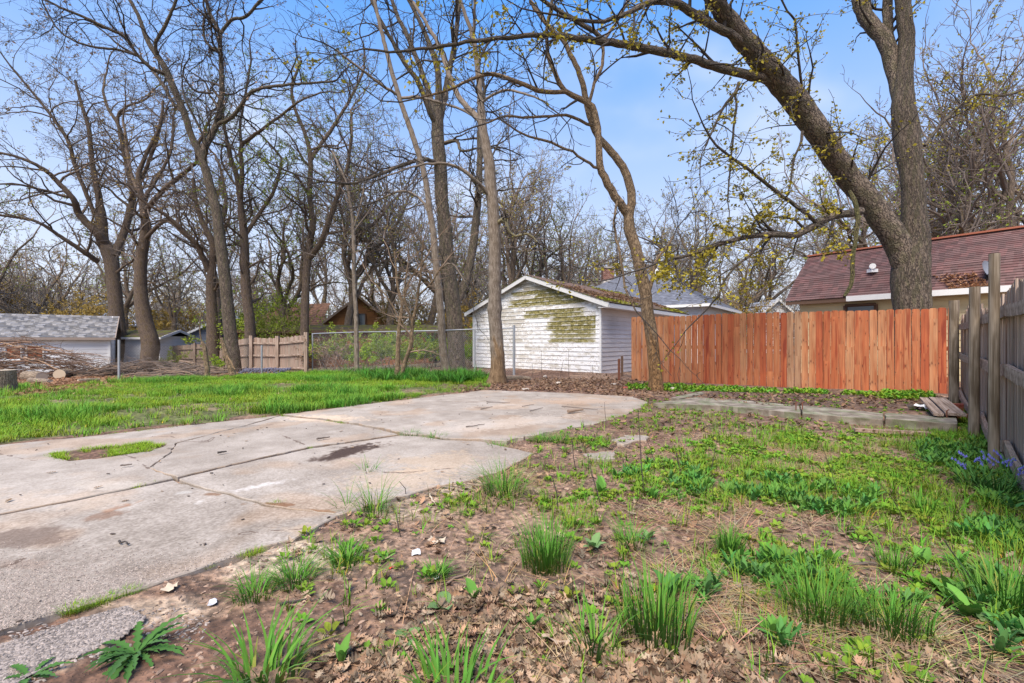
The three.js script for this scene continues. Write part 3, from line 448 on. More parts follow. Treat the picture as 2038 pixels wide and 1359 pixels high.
{ // orange cedar fence
  const A = G(1257, 757), B = G(1903, 784), dir = new THREE.Vector3().subVectors(B, A).setY(0), L = dir.length(); dir.normalize();
  const pals = [[[0.72, 0.45, 0.31], [0.78, 0.53, 0.38], [0.62, 0.31, 0.18]], [[0.71, 0.41, 0.26], [0.75, 0.48, 0.33], [0.58, 0.25, 0.13]], [[0.75, 0.53, 0.39], [0.79, 0.60, 0.47], [0.67, 0.40, 0.26]], [[0.70, 0.37, 0.23], [0.74, 0.43, 0.28], [0.55, 0.21, 0.11]], [[0.66, 0.52, 0.43], [0.72, 0.60, 0.51], [0.56, 0.40, 0.31]], [[0.73, 0.46, 0.31], [0.77, 0.55, 0.41], [0.60, 0.28, 0.16]]];
  const mats = pals.map((p, k) => [0, 1].map((q) => std({ map: cedar(100 + k * 7 + q * 50, p), roughness: 0.8 }))).flat();
  const g = thing('board_fence', 'new orange cedar board fence with clipped picket tops', 'fence', [A.x, 0, A.z], Math.atan2(-dir.z, dir.x)), r = RNG(77);
  const n = 47, pitch = L / n, grey = { 26: 8, 27: 9, 5: 4, 6: 5 };
  for (let k = 0; k < n; k++) { const h = 1.83 + r.r(-0.012, 0.012) - (k < 12 ? 0.02 : 0), w = pitch - r.r(0.004, 0.011), m = part(g, 'picket', picketGeo(w, h, 0.019, 0.03, 0, r()), mats[grey[k] ?? (k < 12 ? [4, 5, 0, 1][Math.floor(r() * 4)] : [0, 1, 2, 3, 6, 7, 10, 11, 4, 0, 8, 5][Math.floor(r() * 12)])]); m.position.set((k + 0.5) * pitch, -0.02 + (k / n) * 0.0, r.r(-0.004, 0.004)); m.rotation.z = r.r(-0.006, 0.006); }
  for (const y of [0.3, 0.95, 1.6]) part(g, 'rail', box(L, 0.09, 0.04, L / 2, y, -0.03), mats[4]);
  for (let k = 0; k <= 3; k++) part(g, 'post', box(0.09, 1.75, 0.09, clamp(k * L / 3, 0.05, L - 0.05), 0.87, -0.1), mats[5]);
}
const greyWood = [0, 1, 2].map((k) => std({ roughness: 0.92, map: tex(128, 512, (u, v, i, j) => { const gr = fbm(u * 16, v * 3, 60 + k, 4), b = fbm(u * 3, v * 4, 70 + k, 3), cr = fbm(u * 26, v * 1.6, 80 + k, 2); const q = 0.52 + (gr - 0.5) * 0.42 + (b - 0.5) * 0.22 - (cr > 0.72 ? 0.2 : 0); return [q + 0.05 + k * 0.015, q - 0.015, q - 0.075]; }) }));
const greyPost = std({ roughness: 0.95, map: tex(256, 512, (u, v) => { const gr = fbm(u * 24, v * 4, 91, 4, 24, 4), b = fbm(u * 4, v * 5, 92, 3, 4, 5); const q = 0.43 + (gr - 0.5) * 0.4 + (b - 0.5) * 0.25; return [q + 0.05, q - 0.005, q - 0.07]; }) });
{ // weathered fence on the right, seen from its post side
  const A = V(2.75, 0, -2.25), B = V(8.32, 0, -8.5), dir = new THREE.Vector3().subVectors(B, A), L = dir.length(); dir.normalize();
  const g = thing('board_fence', 'weathered grey board fence with round posts at right', 'fence', [A.x, 0, A.z], Math.atan2(-dir.z, dir.x)), r = RNG(9); // local x along the fence, local -z towards the yard
  const nrm = V(dir.z, 0, -dir.x), yard = nrm.dot(V(-1, 0, 0)) > 0 ? 1 : -1, sg = V(0, 0, 1).applyAxisAngle(V(0, 1, 0), g.rotation.y).dot(V(-1, 0, -0.2)) > 0 ? 1 : -1;
  let s = 0; while (s < L - 0.02) { const w = r.r(0.07, 0.105), h = 1.54 + r.r(-0.06, 0.05) + 0.06 * Math.sin(s * 1.3) + step(4.5, 7, s) * 0.06; const m = part(g, 'picket', picketGeo(w, h, 0.016, 0.01, r.r(0.002, 0.03), r()), greyWood[Math.floor(r() * 3)]); m.position.set(s + w / 2, 0.0, -sg * (0.045 + r.r(-0.006, 0.006))); m.rotation.z = r.r(-0.012, 0.012); s += w + r.r(0.001, 0.008); }
  // three rails between the posts, the lowest one sagging
  const posts = [0.35, 2.10, 4.15, 8.0].map((t) => t); // along the line
  const segs = [[0, 2.1], [2.1, 4.15], [4.15, 8.05]];
  for (const [a, b] of segs) for (const [y, sag] of [[1.36, 0.02], [0.86, 0.03], [0.22, 0.11]]) {
    const n = 7, v = []; for (let k = 0; k <= n; k++) { const t = k / n; v.push([lerp(a, b, t) , y - sag * Math.sin(t * Math.PI) + r.r(-0.004, 0.004)]); }
    const gs = []; for (let k = 0; k < n; k++) gs.push(beam(V(v[k][0], v[k][1], -sg * 0.0), V(v[k + 1][0] + 0.004, v[k + 1][1], 0), 0.035, 0.10)); const q = mergeGeometries(gs); part(g, 'rail', q, greyWood[Math.floor(r() * 3)]);
  }
  const post = (px, py, topY, wpx, lean, label) => { const b = G(px, py), l = b.clone().sub(A).setY(0), t = l.dot(dir), o = sg * 0.075, ac = Acc(), rr = wpx / 2 / F * -b.z / Math.hypot(1, (px - CX) / F), h = topY; const pts = [], rad = []; for (let k = 0; k <= 10; k++) { pts.push(V(t + lean * k / 10 + Math.sin(k * 1.1) * 0.004, -0.05 + (h + 0.05) * k / 10, o)); rad.push(rr * (1.04 - 0.06 * k / 10)); } tube(ac, pts, rad, 14, { rough: 0.05, ribs: 7, cap: true }); part(g, 'post', geoOf(ac), greyPost, label); };
  post(2010, 942, 1.84, 25, -0.03); post(1958, 872, 1.72, 24, -0.1); post(1912, 803, 1.83, 22, -0.04, 'short split corner post beside the orange fence'); post(2120, 1115, 1.75, 25, 0);
}
function picketRun(g, pts, hs, r, w = 0.1, side = 1) { // pickets along a polyline of ground points
  for (let q = 0; q < pts.length - 1; q++) {
    const a = pts[q], b = pts[q + 1], d = new THREE.Vector3().subVectors(b, a), L = Math.hypot(d.x, d.z), yaw = Math.atan2(-d.z, d.x), n = Math.round(L / w);
    for (let k = 0; k < n; k++) { const t = (k + 0.5) / n, m = part(g, 'picket', picketGeo(w - r.r(0.004, 0.014), lerp(hs[q], hs[q + 1], t) + r.r(-0.03, 0.03), 0.016, 0.02), greyWood[Math.floor(r() * 3)]); m.position.set(lerp(a.x, b.x, t), lerp(a.y, b.y, t), lerp(a.z, b.z, t)); m.rotation.set(0, yaw, r.r(-0.01, 0.01), 'YXZ'); }
    for (const f of [0.12, 0.48, 0.84]) { const off = V(Math.sin(yaw), 0, Math.cos(yaw)).multiplyScalar(0.035 * side); part(g, 'rail', beam(a.clone().add(off).add(V(0, hs[q] * f, 0)), b.clone().add(off).add(V(0, hs[q + 1] * f, 0)), 0.04, 0.085), greyWood[1]); }
  }
}
const FB = {};
{
  const px = [[612, 742], [555, 740], [503, 740], [447, 738], [390, 738], [330, 738], [218, 740]], tops = [666, 673, 672, 680, 685, 689, 693], pts = px.map((p) => G(...p)), hs = pts.map((p, k) => EYE + (CY - tops[k]) / F * -p.z - p.y);
  const g = thing('board_fence', 'low weathered grey board fence at the back of the lawn', 'fence'); const r = RNG(21); picketRun(g, pts, hs, r, 0.12, -1);
  for (let k = 0; k < 5; k++) { const p = pts[k], h = [1.5, 1.3, 1.52, 1.25, 1.2][k]; part(g, 'post', box(0.13, hs[k] + 0.1, 0.13, p.x, p.y + (hs[k] + 0.1) / 2, p.z + 0.12), greyWood[1]); }
}
// woven wire between two posts: two families of slanting wires, each wire bent in zigzag is drawn as straight runs that cross
function wireMesh(a, b, ha, hb, cell = 0.078, r = 0.0016) {
  const L = Math.hypot(b.x - a.x, b.z - a.z), ac = Acc(), at = (s, t) => V(lerp(a.x, b.x, s / L), lerp(a.y, b.y, s / L) + t * lerp(ha, hb, s / L), lerp(a.z, b.z, s / L)), H = (ha + hb) / 2;
  for (const sg of [1, -1]) for (let s = -H; s < L + H; s += cell) { let s0 = s, s1 = s + sg * H, t0 = 0, t1 = 1; const cut = (x) => (x - s) / (sg * H); if (Math.max(s0, s1) < 0 || Math.min(s0, s1) > L) continue; const e = [cut(0), cut(L)].sort((x, y) => x - y); t0 = Math.max(0, e[0]); t1 = Math.min(1, e[1]); if (t1 - t0 < 0.02) continue; const k = sg * 0.002; tube(ac, [at(s + sg * H * t0, t0).add(V(0, 0, k)), at(s + sg * H * t1, t1).add(V(0, 0, k))], [r, r], 3); }
  return geoOf(ac);
}
function pole(a, b, r) { const ac = Acc(); tube(ac, [a, b], [r, r], 10, { cap: true }); return geoOf(ac); }
{ // wire fence in front of the garage
  const px = [[622, 741], [705, 742], [790, 744], [870, 745], [945, 746], [1023, 747]], tops = [664, 661, 659.5, 658, 655, 653], pts = px.map((p) => G(...p)), hs = pts.map((p, k) => EYE + (CY - tops[k]) / F * -p.z - p.y);
  const g = thing('wire_fence', 'galvanised chain link fence running up to the white garage', 'fence');
  for (let k = 0; k < 5; k++) { part(g, 'wire_mesh', wireMesh(pts[k], pts[k + 1], hs[k], hs[k + 1]), M.steel, null, 'stuff'); part(g, 'top_rail', pole(pts[k].clone().add(V(0, hs[k], 0)), pts[k + 1].clone().add(V(0, hs[k + 1], 0)), 0.022), M.steel); }
  for (const k of [0, 2, 4, 5]) part(g, 'post', pole(pts[k].clone().add(V(0, -0.1, 0)), pts[k].clone().add(V(0, hs[k] + (k === 5 ? 0.1 : 0.02), 0)), k === 5 ? 0.045 : 0.028), M.steel);
}
{ // lower wire fence before the old boards
  const px = [[237, 758], [330, 756], [413, 754], [480, 750], [521, 747]], pts = px.map((p) => G(...p)), hs = [1.18, 1.1, 1.1, 1.1, 1.0];
  const g = thing('wire_fence', 'rusty chain link fence in front of the old grey boards', 'fence');
  const rusty = std({ color: rgb(0.24, 0.19, 0.16), metalness: 0.3, roughness: 0.7 });
  for (let k = 0; k < 4; k++) part(g, 'wire_mesh', wireMesh(pts[k], pts[k + 1], hs[k], hs[k + 1], 0.085, 0.0018), rusty, null, 'stuff');
  for (const k of [0, 4]) part(g, 'post', pole(pts[k].clone().add(V(0, -0.1, 0)), pts[k].clone().add(V(0, hs[k] + 0.12, 0)), 0.035), M.steel);
}

// ---------------------------------------------------------------- trees
function barkTex(seed, dark, light, moss) {
  const f = (u, v) => { const w = fbm(u * 10, v * 14, seed, 3, 10, 14), a = Math.abs(fbm(u * 22 + w * 1.1, v * 9 + w * 0.8, seed + 1, 3, 22, 9) - 0.5) * 2, b = fbm(u * 52, v * 36, seed + 2, 3, 52, 36), d = Math.abs(fbm(u * 14 + w, v * 16, seed + 5, 2, 14, 16) - 0.5) * 2; return [step(0.0, 0.3, a) * 0.7 + step(0.0, 0.16, d) * 0.3, b]; };
  return { map: tex(512, 1024, (u, v) => { const [a, b] = f(u, v); let c = mix3(dark, light, clamp(a * 0.75 + (b - 0.5) * 0.6 + 0.12)); if (moss) c = mix3(c, moss, step(0.5, 0.68, fbm(u * 5, v * 5, seed + 8, 4, 5, 5)) * 0.35); return c; }), bumpMap: tex(512, 1024, (u, v) => { const [a, b] = f(u, v); return a * 0.75 + b * 0.25; }, false) };
}
const bark = {
  grey: std({ ...barkTex(201, [0.20, 0.165, 0.14], [0.52, 0.46, 0.40], [0.42, 0.41, 0.28]), bumpScale: 0.05, roughness: 0.95, vertexColors: true }),
  tan: std({ ...barkTex(211, [0.34, 0.27, 0.205], [0.64, 0.545, 0.43]), bumpScale: 0.03, roughness: 0.95, vertexColors: true }),
  smooth: std({ map: tex(256, 256, (u, v, i, j) => { const b = fbm(u * 10, v * 8, 5, 4, 10, 8), c = fbm(u * 40, v * 30, 6, 2, 40, 30), q = 0.44 + (b - 0.5) * 0.26 + (c - 0.5) * 0.16; return [q + 0.03, q - 0.02, q - 0.07]; }), bumpMap: tex(256, 256, (u, v) => fbm(u * 14, v * 12, 8, 3, 14, 12), false), bumpScale: 0.008, roughness: 0.95, vertexColors: true }),
  far: std({ ...barkTex(221, [0.27, 0.22, 0.19], [0.50, 0.43, 0.37], [0.42, 0.35, 0.20]), bumpScale: 0.03, roughness: 0.95, vertexColors: true }),
  back: std({ ...barkTex(241, [0.34, 0.285, 0.245], [0.58, 0.51, 0.445], [0.48, 0.41, 0.25]), bumpScale: 0.03, roughness: 0.95, vertexColors: true }),
};
const twigMat = { back: std({ color: rgb(0.20, 0.155, 0.128), roughness: 0.9 }), dark: std({ color: rgb(0.05, 0.04, 0.034), roughness: 0.9 }), brown: std({ color: rgb(0.13, 0.10, 0.082), roughness: 0.9 }), tan: std({ color: rgb(0.24, 0.165, 0.115), roughness: 0.9 }), grey: std({ color: rgb(0.15, 0.13, 0.115), roughness: 0.9 }) };
const springLeaf = { yellow: leafMat({ color: rgb(0.38, 0.31, 0.035) }), green: leafMat({ color: rgb(0.27, 0.34, 0.04) }), olive: leafMat({ color: rgb(0.36, 0.25, 0.06) }), lime: leafMat({ color: rgb(0.30, 0.44, 0.02) }), pale: leafMat({ color: rgb(0.36, 0.24, 0.16) }), deep: leafMat({ color: rgb(0.07, 0.17, 0.04) }) };
function leafQuad(a, p, s, r) { // a small folded leaf
  const d = V(r.g(), r.g() * 0.7 - 0.2, r.g()).normalize(), e = V(r.g(), r.g(), r.g()).cross(d).normalize(), n = V(0, 0, 0).crossVectors(d, e), b = a.p.length / 3, w = s * 0.36;
  for (const q of [[0, 0, 0], [0.45, 1, 0.18], [1, 0, 0], [0.45, -1, 0.18]]) { a.p.push(p.x + d.x * s * q[0] + e.x * w * q[1] + n.x * s * q[2], p.y + d.y * s * q[0] + e.y * w * q[1] + n.y * s * q[2], p.z + d.z * s * q[0] + e.z * w * q[1] + n.z * s * q[2]); a.n.push(n.x, n.y, n.z); a.uv.push(q[0], q[1]); }
  a.i.push(b, b + 2, b + 1, b, b + 3, b + 2);
}
// one crooked branch with its side branches; depth counts down to the twigs
function grow(T, p, dir, len, r0, depth, o) {
  const r = T.r, n = Math.max(3, Math.min(9, Math.round(len / o.seg))), pts = [p.clone()], rad = [r0], d = dir.clone(), st = len / n;
  let rEnd = Math.max(o.rMin, r0 * (depth > 0 ? 0.42 : 0.5)); const side = [];
  for (let k = 1; k <= n; k++) {
    d.x += r.g() * o.wig; d.y += r.g() * o.wig * 0.8 + o.up; d.z += r.g() * o.wig; d.normalize();
    const q = pts[k - 1].clone().addScaledVector(d, st * r.r(0.8, 1.2)); pts.push(q); rad.push(lerp(r0, rEnd, k / n));
    if (depth > 0 && k >= (depth > 2 ? 2 : 1)) side.push([q.clone(), d.clone(), rad[k], k / n]);
  }
  tube(r0 > (o.thick ?? 0.05) ? T.limb : T.twig, pts, rad, sidesFor(r0), r0 > 0.05 ? { color: T.color } : {});
  if (T.leaf && depth <= (o.leafDepth ?? 0)) { const c = o.leafN ?? 2; for (let k = 1; k <= n; k++) for (let j = 0; j < c; j++) if (r() < o.leafP) leafQuad(T.leaf, pts[k].clone().add(V(r.g() * 0.06, r.g() * 0.06, r.g() * 0.06)), o.leafS * r.r(0.6, 1.3), r); }
  if (depth <= 0) return;
  for (const [q, dd, rr, t] of side) {
    const m = r() < o.dens ? (r() < o.dens2 ? 2 : 1) : 0;
    for (let j = 0; j < m; j++) { const ax = V(r.g(), r.g(), r.g()).cross(dd).normalize(), nd = dd.clone().applyAxisAngle(ax, r.r(0.5, 1.15)); grow(T, q, nd, len * r.r(0.34, 0.66) * (1 - t * 0.35), Math.max(o.rMin, Math.min(rr * 0.62, r0 * 0.55)), depth - 1, o); }
  }
  grow(T, pts[n], d, len * r.r(0.4, 0.6), Math.max(o.rMin, rEnd * 0.95), depth - 1, o);
}
const OAK = { seg: 0.32, wig: 0.38, up: 0.02, rMin: 0.0056, dens: 0.68, dens2: 0.24 };
// A tree from limbs read off the photograph. Points are [x, y, width in px, metres nearer(-) or farther(+)].
function heroTree(o) {
  const r = RNG(o.seed), base = o.at ?? G(...o.base), Z = -base.z, g = thing('tree', o.label, 'tree', base, 0, o.group), inv = base.clone().negate();
  const T = { r, limb: Acc(), twig: Acc(), leaf: o.leaf ? Acc() : null, color: null }, opt = { ...OAK, ...(o.opt ?? {}) }; T.limb.c = []; const K = clamp(Z / 13, 0.85, 2.1);
  const cvt = (pts) => { const q = pts.map((p) => { const v = P(p[0], p[1], Z + (p[3] ?? 0)); return v; }); return [q, pts.map((p) => p[2] / 2 / F * (Z + (p[3] ?? 0)) / Math.hypot(1, (p[0] - CX) / F))]; };
  const tip = (pts, rad, d, L) => { const n = pts.length - 1, dir = new THREE.Vector3().subVectors(pts[n], pts[Math.max(0, n - 2)]).normalize(); grow(T, pts[n], dir, L ?? clamp(rad[n] * 45, 1.3, 4.5), rad[n] * 0.95, (d ?? 3) + (rad[n] > 0.05 ? 1 : 0), opt); };
  const dress = (pts, rad, from, gap, lenF, depth, down = 0) => { // side branches along a limb
    const L = pts.reduce((s, p, k) => k ? s + p.distanceTo(pts[k - 1]) : 0, 0); let acc = 0, next = from * L;
    for (let k = 1; k < pts.length; k++) { acc += pts[k].distanceTo(pts[k - 1]); if (acc < next) continue; next = acc + gap * Math.min(K, 1.3) * r.r(0.5, 1.3);
      const d = new THREE.Vector3().subVectors(pts[k], pts[k - 1]).normalize(), ax = V(r.g(), r.g(), r.g()).cross(d).normalize(), nd = d.clone().applyAxisAngle(ax, r.r(0.6, 1.3)); nd.y -= down; nd.normalize();
      const rr = Math.min(rad[k] * 0.6, 0.05 * K) * r.r(0.5, 1); grow(T, pts[k], nd, lenF * Math.min(K, 1.7) * r.r(0.5, 1.35), Math.max(opt.rMin, rr), rr > 0.014 ? depth : depth - 1, opt); }
  };
  // trunk
  { const [p, w] = cvt(o.trunk); if (!o.cut) { p.unshift(base.clone().add(V(0, -0.08, 0))); w.unshift(w[0] * 1.02); }
    const [q, ww] = smooth(p, w, o.fine ?? 0.12, o.wob ?? 0.008, r), ac = Acc(); ac.c = []; tube(ac, q, ww, o.sides ?? 26, { rough: o.rough ?? 0.07, ribs: o.ribs ?? 8, seed: o.seed, flare: o.flare ?? 0.3, flareH: o.flareH ?? 0.5, color: o.color, cap: true });
    part(g, 'trunk', geoOf(ac).translate(inv.x, inv.y, inv.z), bark[o.bark]);
    if (!o.bare) { if (o.dressTrunk !== 0) dress(q, ww, o.dressFrom ?? 0.5, o.dressTrunk ?? 0.6, 1.3, 2); if (!o.noTip) tip(q, ww, 3); } }
  for (const l of o.limbs ?? []) {
    const [p, w] = cvt(l.pts), [q, ww] = smooth(p, w, 0.16, l.wob ?? 0.012, r), ac = Acc(); ac.c = []; const thick = Math.max(...ww) > 0.05;
    tube(ac, q, ww, Math.max(6, sidesFor(ww[0]) + (thick ? 4 : 0)), { rough: thick ? 0.05 : 0, ribs: 6, seed: o.seed + 3, color: l.color, cap: true });
    part(g, 'limb', geoOf(ac).translate(inv.x, inv.y, inv.z), bark[o.bark], l.label);
    if (!l.bare) dress(q, ww, l.from ?? 0.15, (l.gap ?? 0.42) * 0.58, l.len ?? 1.25, (l.depth ?? 2) + (K > 1.5 ? 1 : 0), l.down ?? 0); if (!l.bare && !l.noTip) tip(q, ww, l.tipDepth ?? 2, l.tip);
  }
  const fin = (ac, name, mat, kind) => { if (ac && ac.i.length) part(g, name, geoOf(ac).translate(inv.x, inv.y, inv.z), mat, null, kind); };
  fin(T.limb, 'branches', bark[o.bark], 'stuff'); fin(T.twig, 'twigs', twigMat[o.twig ?? 'dark'], 'stuff'); if (T.leaf) fin(T.leaf, 'leaves', springLeaf[o.leaf], 'stuff');
  return g;
}
const lichen = (k) => (v, w, p) => { const n = fbm(w * 1.5, v * 3 + k, 77, 3); return n > 0.55 ? [0.92, 1.0, 0.62] : [1, 1, 1]; };
const warmFoot = (h) => (v, w) => { const n = fbm(Math.cos(w) * 2 + 5, Math.sin(w) * 2 + v * 3, 55, 3), t = 1 - step(0.25, 0.75, (v - h) * 1.2 + (n - 0.5) * 2.2 + 0.5); return mix3([1, 1, 1], [1.0, 0.78, 0.5], clamp(t) * 0.85); };

heroTree({ label: 'huge rough barked tree with leaning limb behind the orange fence', seed: 11, at: V(10.05, 0.02, -11.5), bark: 'grey', leaf: 'yellow', flare: 0.15, sides: 34, rough: 0.06, ribs: 13, noTip: true, dressTrunk: 0,
  opt: { leafP: 0.5, leafN: 2, leafS: 0.075, leafDepth: 1, wig: 0.3, up: -0.01, dens: 0.5 },
  trunk: [[1816, 760, 92], [1818, 700, 84], [1816, 620, 80], [1812, 560, 82], [1813, 510, 80], [1820, 474, 64], [1818, 420, 52], [1817, 371, 49], [1809, 310, 53], [1802, 255, 57], [1797, 205, 50], [1800, 150, 37], [1805, 82, 35], [1800, 40, 34], [1796, -10, 33], [1790, -120, 28], [1800, -260, 20]],
  limbs: [
    { pts: [[1812, 600, 40], [1806, 545, 52], [1790, 495, 60], [1768, 457, 58], [1733, 404, 54], [1683, 346, 52], [1634, 272, 52, -0.3], [1588, 206, 55, -0.5], [1539, 148, 50, -0.8], [1485, 86, 43, -1.1], [1444, 33, 36, -1.4], [1415, -10, 32, -1.7], [1370, -90, 24, -2]], gap: 0.5, len: 1.3, from: 0.25, depth: 2 },
    { pts: [[1797, 215, 40], [1782, 150, 36, 0.2], [1761, 82, 36, 0.3], [1735, 50, 33, 0.4], [1716, 20, 32, 0.5], [1706, -20, 30, 0.6], [1690, -120, 22, 1]], len: 1.2, from: 0.4 },
    { pts: [[1780, 130, 20, 0.3], [1768, 60, 22, 0.4], [1765, 10, 22, 0.5], [1768, -60, 16, 0.6]], len: 1 },
    { pts: [[1535, 160, 24, -0.8], [1506, 153, 20, -0.9], [1440, 138, 18, -1.2], [1382, 119, 17, -1.6], [1300, 99, 16, -2], [1202, 83, 14, -2.4], [1091, 70, 10, -2.8], [981, 77, 8, -3.2], [878, 92, 6.5, -3.4], [797, 101, 5, -3.6], [723, 97, 4, -3.6]], gap: 0.36, len: 1.0 },
    { pts: [[1490, 92, 20, -1.1], [1452, 66, 18, -1.4], [1420, 52, 17, -1.5], [1382, 29, 17, -1.6], [1341, 4, 16, -1.8], [1294, 5, 12, -2.1], [1238, 30, 9, -2.4], [1176, 44, 7, -2.6], [1110, 30, 5, -2.8]], gap: 0.4, len: 1.0 },
    { pts: [[1205, 80, 9, -2.4], [1165, 52, 9, -2.4], [1106, 18, 8, -2.5], [1060, -15, 6, -2.6]], gap: 0.4, len: 0.9 },
    { pts: [[1712, 420, 20, -0.3], [1695, 424, 20, -0.5], [1662, 428, 18, -0.8], [1613, 453, 17, -1], [1580, 468, 16, -1.1], [1527, 466, 13, -1.3], [1456, 478, 10, -1.5], [1382, 503, 8, -1.8], [1308, 523, 5, -2]], gap: 0.26, len: 1.0, depth: 3 },
    { pts: [[1630, 445, 9, -1], [1590, 415, 9, -1.2], [1547, 383, 8, -1.4], [1485, 334, 7, -1.6], [1424, 288, 5, -1.8], [1400, 250, 3.5, -2]], gap: 0.26, len: 0.9, depth: 2 },
    { pts: [[1530, 466, 7, -1.3], [1500, 500, 6, -1.6], [1455, 540, 5, -1.9], [1428, 590, 4, -2]], gap: 0.22, len: 0.7 },
    { pts: [[1690, 380, 8, -0.7], [1700, 400, 11, -0.8], [1707, 430, 11, -0.85], [1703, 470, 10, -0.9], [1697, 510, 10, -0.9], [1696, 545, 10, -0.9], [1694, 568, 9, -0.9], [1680, 590, 7, -0.9]], bare: true, color: () => [0.95, 1.05, 0.6], label: 'broken hanging branch green with lichen' },
    { pts: [[1595, 190, 7, -0.5], [1594, 165, 6, -0.7], [1588, 100, 5, -1], [1580, 41, 5, -1.2], [1566, 22, 4, -1.3], [1551, -10, 4, -1.4]], gap: 0.25, len: 0.8 },
    { pts: [[1470, 165, 8, -1.2], [1465, 180, 7, -1.3], [1440, 215, 6, -1.5], [1420, 255, 5, -1.6], [1405, 290, 4, -1.8]], gap: 0.24, len: 0.7 },
    { pts: [[1597, 262, 7, -0.6], [1592, 290, 6, -0.8], [1580, 315, 5, -0.9], [1572, 370, 4, -1]], gap: 0.3, len: 0.5 },
    { pts: [[1465, 185, 5, -1.3], [1463, 230, 5, -1.4], [1456, 300, 4, -1.5], [1448, 400, 3, -1.6]], gap: 0.22, len: 0.6 },
    { pts: [[1840, 290, 8], [1880, 240, 8, 0.2], [1940, 190, 7, 0.3], [2000, 190, 6, 0.2], [2060, 170, 5, 0]], gap: 0.35, len: 0.9 },
  ] });
heroTree({ label: 'slender forked tree with furrowed tan bark before the orange fence', seed: 23, base: [1306, 778], bark: 'tan', rough: 0.09, ribs: 9, flare: 0.25, flareH: 0.35, noTip: true, dressTrunk: 0, color: warmFoot(1.2),
  trunk: [[1306, 770, 30], [1303, 736, 26], [1297, 671, 25], [1288, 612, 25], [1283, 577, 24], [1274, 533, 23], [1265, 495, 22], [1253, 455, 22], [1252, 423, 20], [1257, 405, 18], [1253, 368, 17], [1239, 331, 16], [1216, 302, 15], [1194, 276, 13], [1176, 239, 13], [1165, 191, 12], [1154, 147, 11], [1136, 110, 10], [1121, 81, 9], [1084, 44, 8], [1055, 2, 7]],
  limbs: [
    { pts: [[1250, 430, 17], [1224, 390, 17, -0.2], [1198, 342, 15, -0.35], [1193, 313, 14, -0.4], [1191, 276, 13, -0.4], [1186, 240, 14, -0.4], [1178, 215, 14, -0.4], [1165, 202, 12, -0.4], [1125, 180, 10, -0.5], [1104, 145, 9, -0.6], [1091, 110, 8, -0.6], [1088, 66, 7, -0.7], [1095, 22, 7, -0.8], [1100, -20, 6, -0.9]], from: 0.55 },
    { pts: [[1130, 183, 8, -0.5], [1073, 180, 9, -0.7], [1018, 158, 8, -0.9], [981, 147, 8, -1], [937, 158, 6, -1.2], [889, 180, 5, -1.3], [834, 195, 4, -1.5]], gap: 0.3, len: 0.8 },
    { pts: [[1172, 208, 8, -0.4], [1180, 177, 7, -0.3], [1198, 129, 7, -0.1], [1202, 85, 6.5, 0], [1224, 48, 6, 0.2], [1253, -5, 5, 0.4]], gap: 0.4 },
    { pts: [[1180, 250, 6, -0.2], [1169, 246, 6, -0.2], [1139, 232, 6, -0.3], [1110, 230, 5.5, -0.4], [1055, 234, 5, -0.6], [1010, 230, 4.5, -0.8], [966, 246, 3.5, -1]], gap: 0.35, len: 0.7, depth: 1 },
    { pts: [[1194, 335, 6, -0.4], [1183, 331, 6, -0.5], [1139, 302, 5, -0.7], [1084, 280, 5, -0.9], [1040, 265, 4, -1.1], [1003, 243, 3, -1.3]], gap: 0.3, len: 0.7, depth: 1 },
    { pts: [[1290, 585, 9], [1297, 565, 9, 0], [1300, 550, 8, 0.05], [1303, 524, 7, 0.1], [1324, 495, 5, 0.2], [1340, 470, 4, 0.3]], gap: 0.3, len: 0.6 },
    { pts: [[1229, 395, 5, -0.2], [1222, 440, 5, -0.5], [1232, 500, 5, -0.8], [1243, 560, 4.5, -0.9], [1248, 582, 4, -1], [1265, 618, 3, -1]], gap: 0.3, len: 0.5, depth: 1 },
  ] });
heroTree({ label: 'straight smooth barked tree with burl in front of the white garage', seed: 37, base: [989, 762], bark: 'smooth', rough: 0.03, flare: 0.85, flareH: 0.55, noTip: true, dressTrunk: 0, color: warmFoot(0.9),
  trunk: [[990, 752, 30], [991, 715, 28], [987, 657, 26], [985, 628, 26], [984, 614, 31], [985, 600, 26], [985, 568, 25], [985, 509, 25], [984, 470, 24], [983, 441, 24], [977, 368, 23], [974, 331, 22], [968, 294, 19], [961, 257, 17], [959, 228, 16], [955, 184, 12], [950, 129, 11], [941, 74, 9], [922, 18, 7], [910, -20, 6]],
  limbs: [
    { pts: [[961, 245, 12], [944, 228, 12, 0.2], [918, 199, 11, 0.4], [900, 166, 10, 0.5], [885, 121, 9, 0.6], [871, 85, 8, 0.7], [849, 48, 7, 0.8], [823, 5, 6, 1]], from: 0.5 },
    { pts: [[978, 395, 8], [960, 373, 8, -0.2], [944, 357, 8, -0.4], [915, 335, 7, -0.5], [893, 327, 6, -0.6], [860, 325, 5, -0.7], [830, 330, 4, -0.9], [770, 350, 3, -1.2]], gap: 0.35, len: 0.8 },
    { pts: [[988, 445, 9], [1000, 437, 9, -0.2], [1008, 440, 8, -0.3], [1012, 458, 6, -0.4], [1026, 471, 5, -0.4], [1050, 465, 4.5, -0.4], [1069, 482, 3.5, -0.5]], gap: 0.3, len: 0.5, color: () => [0.95, 1, 0.7] },
    { pts: [[943, 80, 6], [944, 40, 6, -0.2], [944, -5, 5, -0.4]], len: 1 },
    { pts: [[957, 205, 6], [1000, 180, 5, -0.5], [1040, 185, 4.5, -0.8], [1080, 200, 3.5, -1]], gap: 0.3, len: 0.7 },
  ] });
